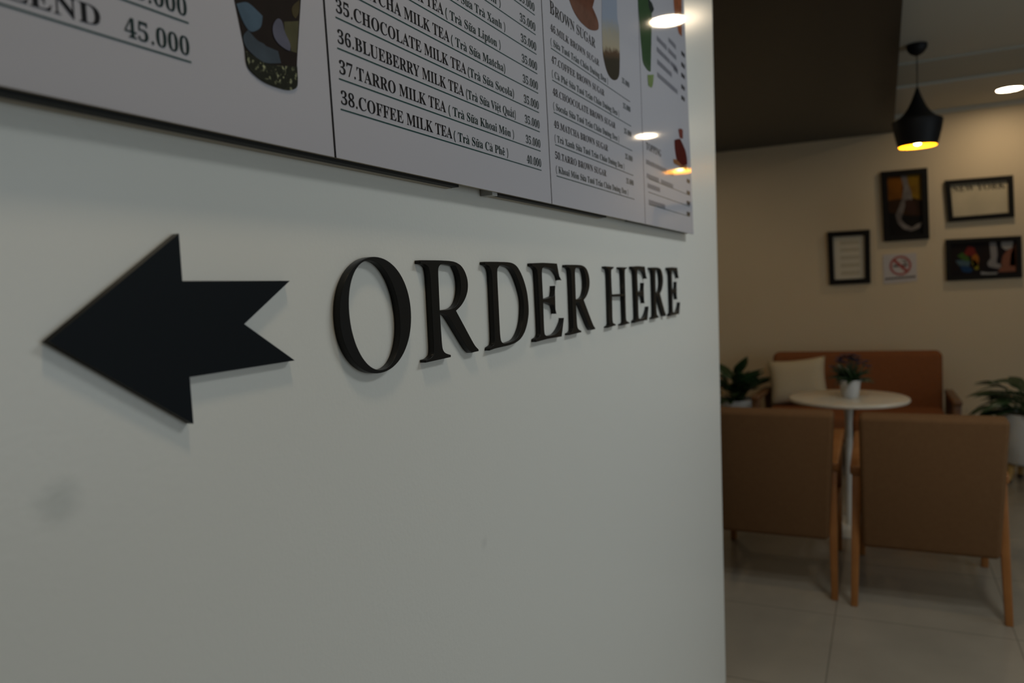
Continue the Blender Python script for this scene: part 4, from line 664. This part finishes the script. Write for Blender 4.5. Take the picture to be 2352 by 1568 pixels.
# ------------------------------------------------------------------ sofa with cushion
sf = thing('sofa', 'two seat brown fabric sofa with wooden arms against the cream wall', 'sofa', (.305, 6.45, 0))
bk = bm_hexa([(-.60, -.06, .34), (.60, -.06, .34), (.60, .12, .34), (-.60, .12, .34)], [(-.605, .06, .825), (.605, .06, .835), (.605, .20, .835), (-.605, .20, .825)], None, .045, 5)
obj('backrest', bk, M['sofa_fabric'], sf, True)
for s in (-1, 1):
    x0, x1 = (-.60, -.004) if s < 0 else (.004, .60)
    obj('seat_cushion', bm_box(x0, x1, -.62, -.02, .30, .43, None, .035, 4), M['sofa_fabric'], sf, True)
    x = s*.645
    obj('armrest', bm_hexa([(x-.03, -.66, .535), (x+.03, -.66, .535), (x+.03, .10, .510), (x-.03, .10, .510)], [(x-.03, -.66, .570), (x+.03, -.66, .570), (x+.03, .10, .545), (x-.03, .10, .545)], None, .010, 3), M['dark_wood'], sf, True)
    obj('leg', bm_hexa([(x-.020, -.64, 0), (x+.020, -.64, 0), (x+.020, -.60, 0), (x-.020, -.60, 0)], [(x-.026, -.64, .54), (x+.026, -.64, .54), (x+.026, -.58, .54), (x-.026, -.58, .54)], None, .005, 2), M['dark_wood'], sf, True)
    obj('leg', bm_hexa([(x-.020, .10, 0), (x+.020, .10, 0), (x+.020, .14, 0), (x-.020, .14, 0)], [(x-.026, .02, .52), (x+.026, .02, .52), (x+.026, .08, .52), (x-.026, .08, .52)], None, .005, 2), M['dark_wood'], sf, True)
obj('seat_frame', bm_box(-.63, .63, -.60, .06, .24, .30, None, .006, 2), M['dark_wood'], sf, True)

def pillow_bm(w, h, th, n=14):
    bm = bmesh.new(); g = {}
    for side in (1, -1):
        for i in range(n+1):
            for j in range(n+1):
                u, v = 2*i/n-1, 2*j/n-1
                edge = i in (0, n) or j in (0, n)
                if side < 0 and edge: g[side, i, j] = g[1, i, j]; continue
                pin = 1-.10*(abs(u*v)**.0)*(1-abs(u)**2*1.0)*(abs(v) > .99)
                x = u*w/2*(1-.09*(1-v*v)*abs(u)**3); z = v*h/2*(1-.09*(1-u*u)*abs(v)**3)
                y = side*th/2*((1-u**4)*(1-v**4))**.6
                g[side, i, j] = bm.verts.new((x, y, z))
        for i in range(n):
            for j in range(n):
                q = [g[side, i, j], g[side, i+1, j], g[side, i+1, j+1], g[side, i, j+1]]
                bm.faces.new(q if side > 0 else q[::-1])
    bmesh.ops.recalc_face_normals(bm, faces=bm.faces); return bm
bm = pillow_bm(.44, .36, .15)
bmesh.ops.transform(bm, matrix=Matrix.Translation((0, 0, .18)) @ Matrix.Rotation(math.radians(-6), 4, 'Y') @ Matrix.Rotation(math.radians(-17), 4, 'X'), verts=bm.verts)
o = obj('cushion', bm, M['cushion'], None, 'all', (-.097, 6.36, .437)); tag(o, 'cream square cushion leaning on the left end of the brown sofa', 'cushion')

# ------------------------------------------------------------------ plants either side of the sofa
def plant(label, loc, pot_prof, legs, leaves, seed):
    t = thing('potted_plant', label, 'plant', loc, 'big leafy plants either side of the sofa')
    top = max(z for r, z in pot_prof)
    obj('pot', bm_lathe(pot_prof, 48), M['pot'], t, True)
    obj('soil', bm_lathe([(.001, top-.03), (pot_prof[-2][0], top-.03)], 32), M['soil'], t)
    for a, rr, zt in legs:
        c, s = math.cos(a), math.sin(a)
        lg = obj('pot_leg', bm_tube([(rr*1.12*c, rr*1.12*s, .0), (rr*.94*c, rr*.94*s, zt)], .013, .024, 12), M['yellow_wood'], t, True)
        obj('leg_tip', bm_lathe([(.001, .0), (.0165, 0), (.0175, .02), (.001, .02)], 12, rr*1.115*c, rr*1.115*s), M['foot'], lg, True)
    rn = random.Random(seed)
    for az, el, stem, L, Wd, dr in leaves:
        b0 = Vector((rn.uniform(-.04, .04), rn.uniform(-.04, .04), top-.03))
        d = Vector((math.cos(az)*math.cos(el), math.sin(az)*math.cos(el), math.sin(el)))
        tip = b0+d*stem; mid = b0+d*stem*.5+Vector((0, 0, stem*.10))
        lf = place_leaf(t, 'leaf', L, Wd, dr, tip, az, el*.55, M['leaf'], rn.uniform(-.5, .5))
        obj('stem', bm_tube([b0, mid, tip], .005, .003, 6), M['stem'], lf, True)
    return t
rn = random.Random(3)
lv = [(rn.uniform(-1.9, 1.2), rn.uniform(.15, 1.35), rn.uniform(.08, .20), rn.uniform(.15, .22), rn.uniform(.040, .062), rn.uniform(.1, .6)) for i in range(46)]
lv += [(rn.uniform(1.3, 4.4), rn.uniform(.3, 1.3), rn.uniform(.10, .20), rn.uniform(.15, .22), rn.uniform(.038, .055), rn.uniform(.2, .7)) for i in range(18)]
lv = [(a, max(e, .85) if math.cos(a) > .35 else e, s_, l_, w_, d_*.6 if math.cos(a) > .35 else d_) for a, e, s_, l_, w_, d_ in lv]
lv += [(-1.0, 1.45, .22, .26, .062, .10), (2.7, 1.35, .19, .24, .055, .15), (-.2, 1.15, .20, .20, .055, .2)]
plant('leafy dark green plant in a white pot left of the sofa, beside the white wall', (-.585, 6.40, 0),
      [(.001, 0), (.11, 0), (.12, .01), (.15, .44), (.155, .45), (.155, .46), (.140, .46), (.135, .42)], [], lv, 5)
lv = [(math.pi+rn.uniform(-.9, .9), rn.uniform(.15, 1.1), rn.uniform(.12, .26), rn.uniform(.16, .26), rn.uniform(.026, .044), rn.uniform(.5, 1.1)) for i in range(26)]
lv += [(rn.uniform(-2.0, 2.0), rn.uniform(.35, 1.35), rn.uniform(.12, .24), rn.uniform(.15, .24), rn.uniform(.032, .050), rn.uniform(.3, .8)) for i in range(32)]
plant('leafy dark green plant in a big white pot on yellow legs right of the sofa', (1.40, 6.02, 0),
      [(.001, .13), (.15, .13), (.17, .145), (.205, .30), (.212, .44), (.210, .475), (.198, .475), (.190, .44)], [(math.radians(a), .135, .17) for a in (200, 290, 20, 110)], lv, 9)
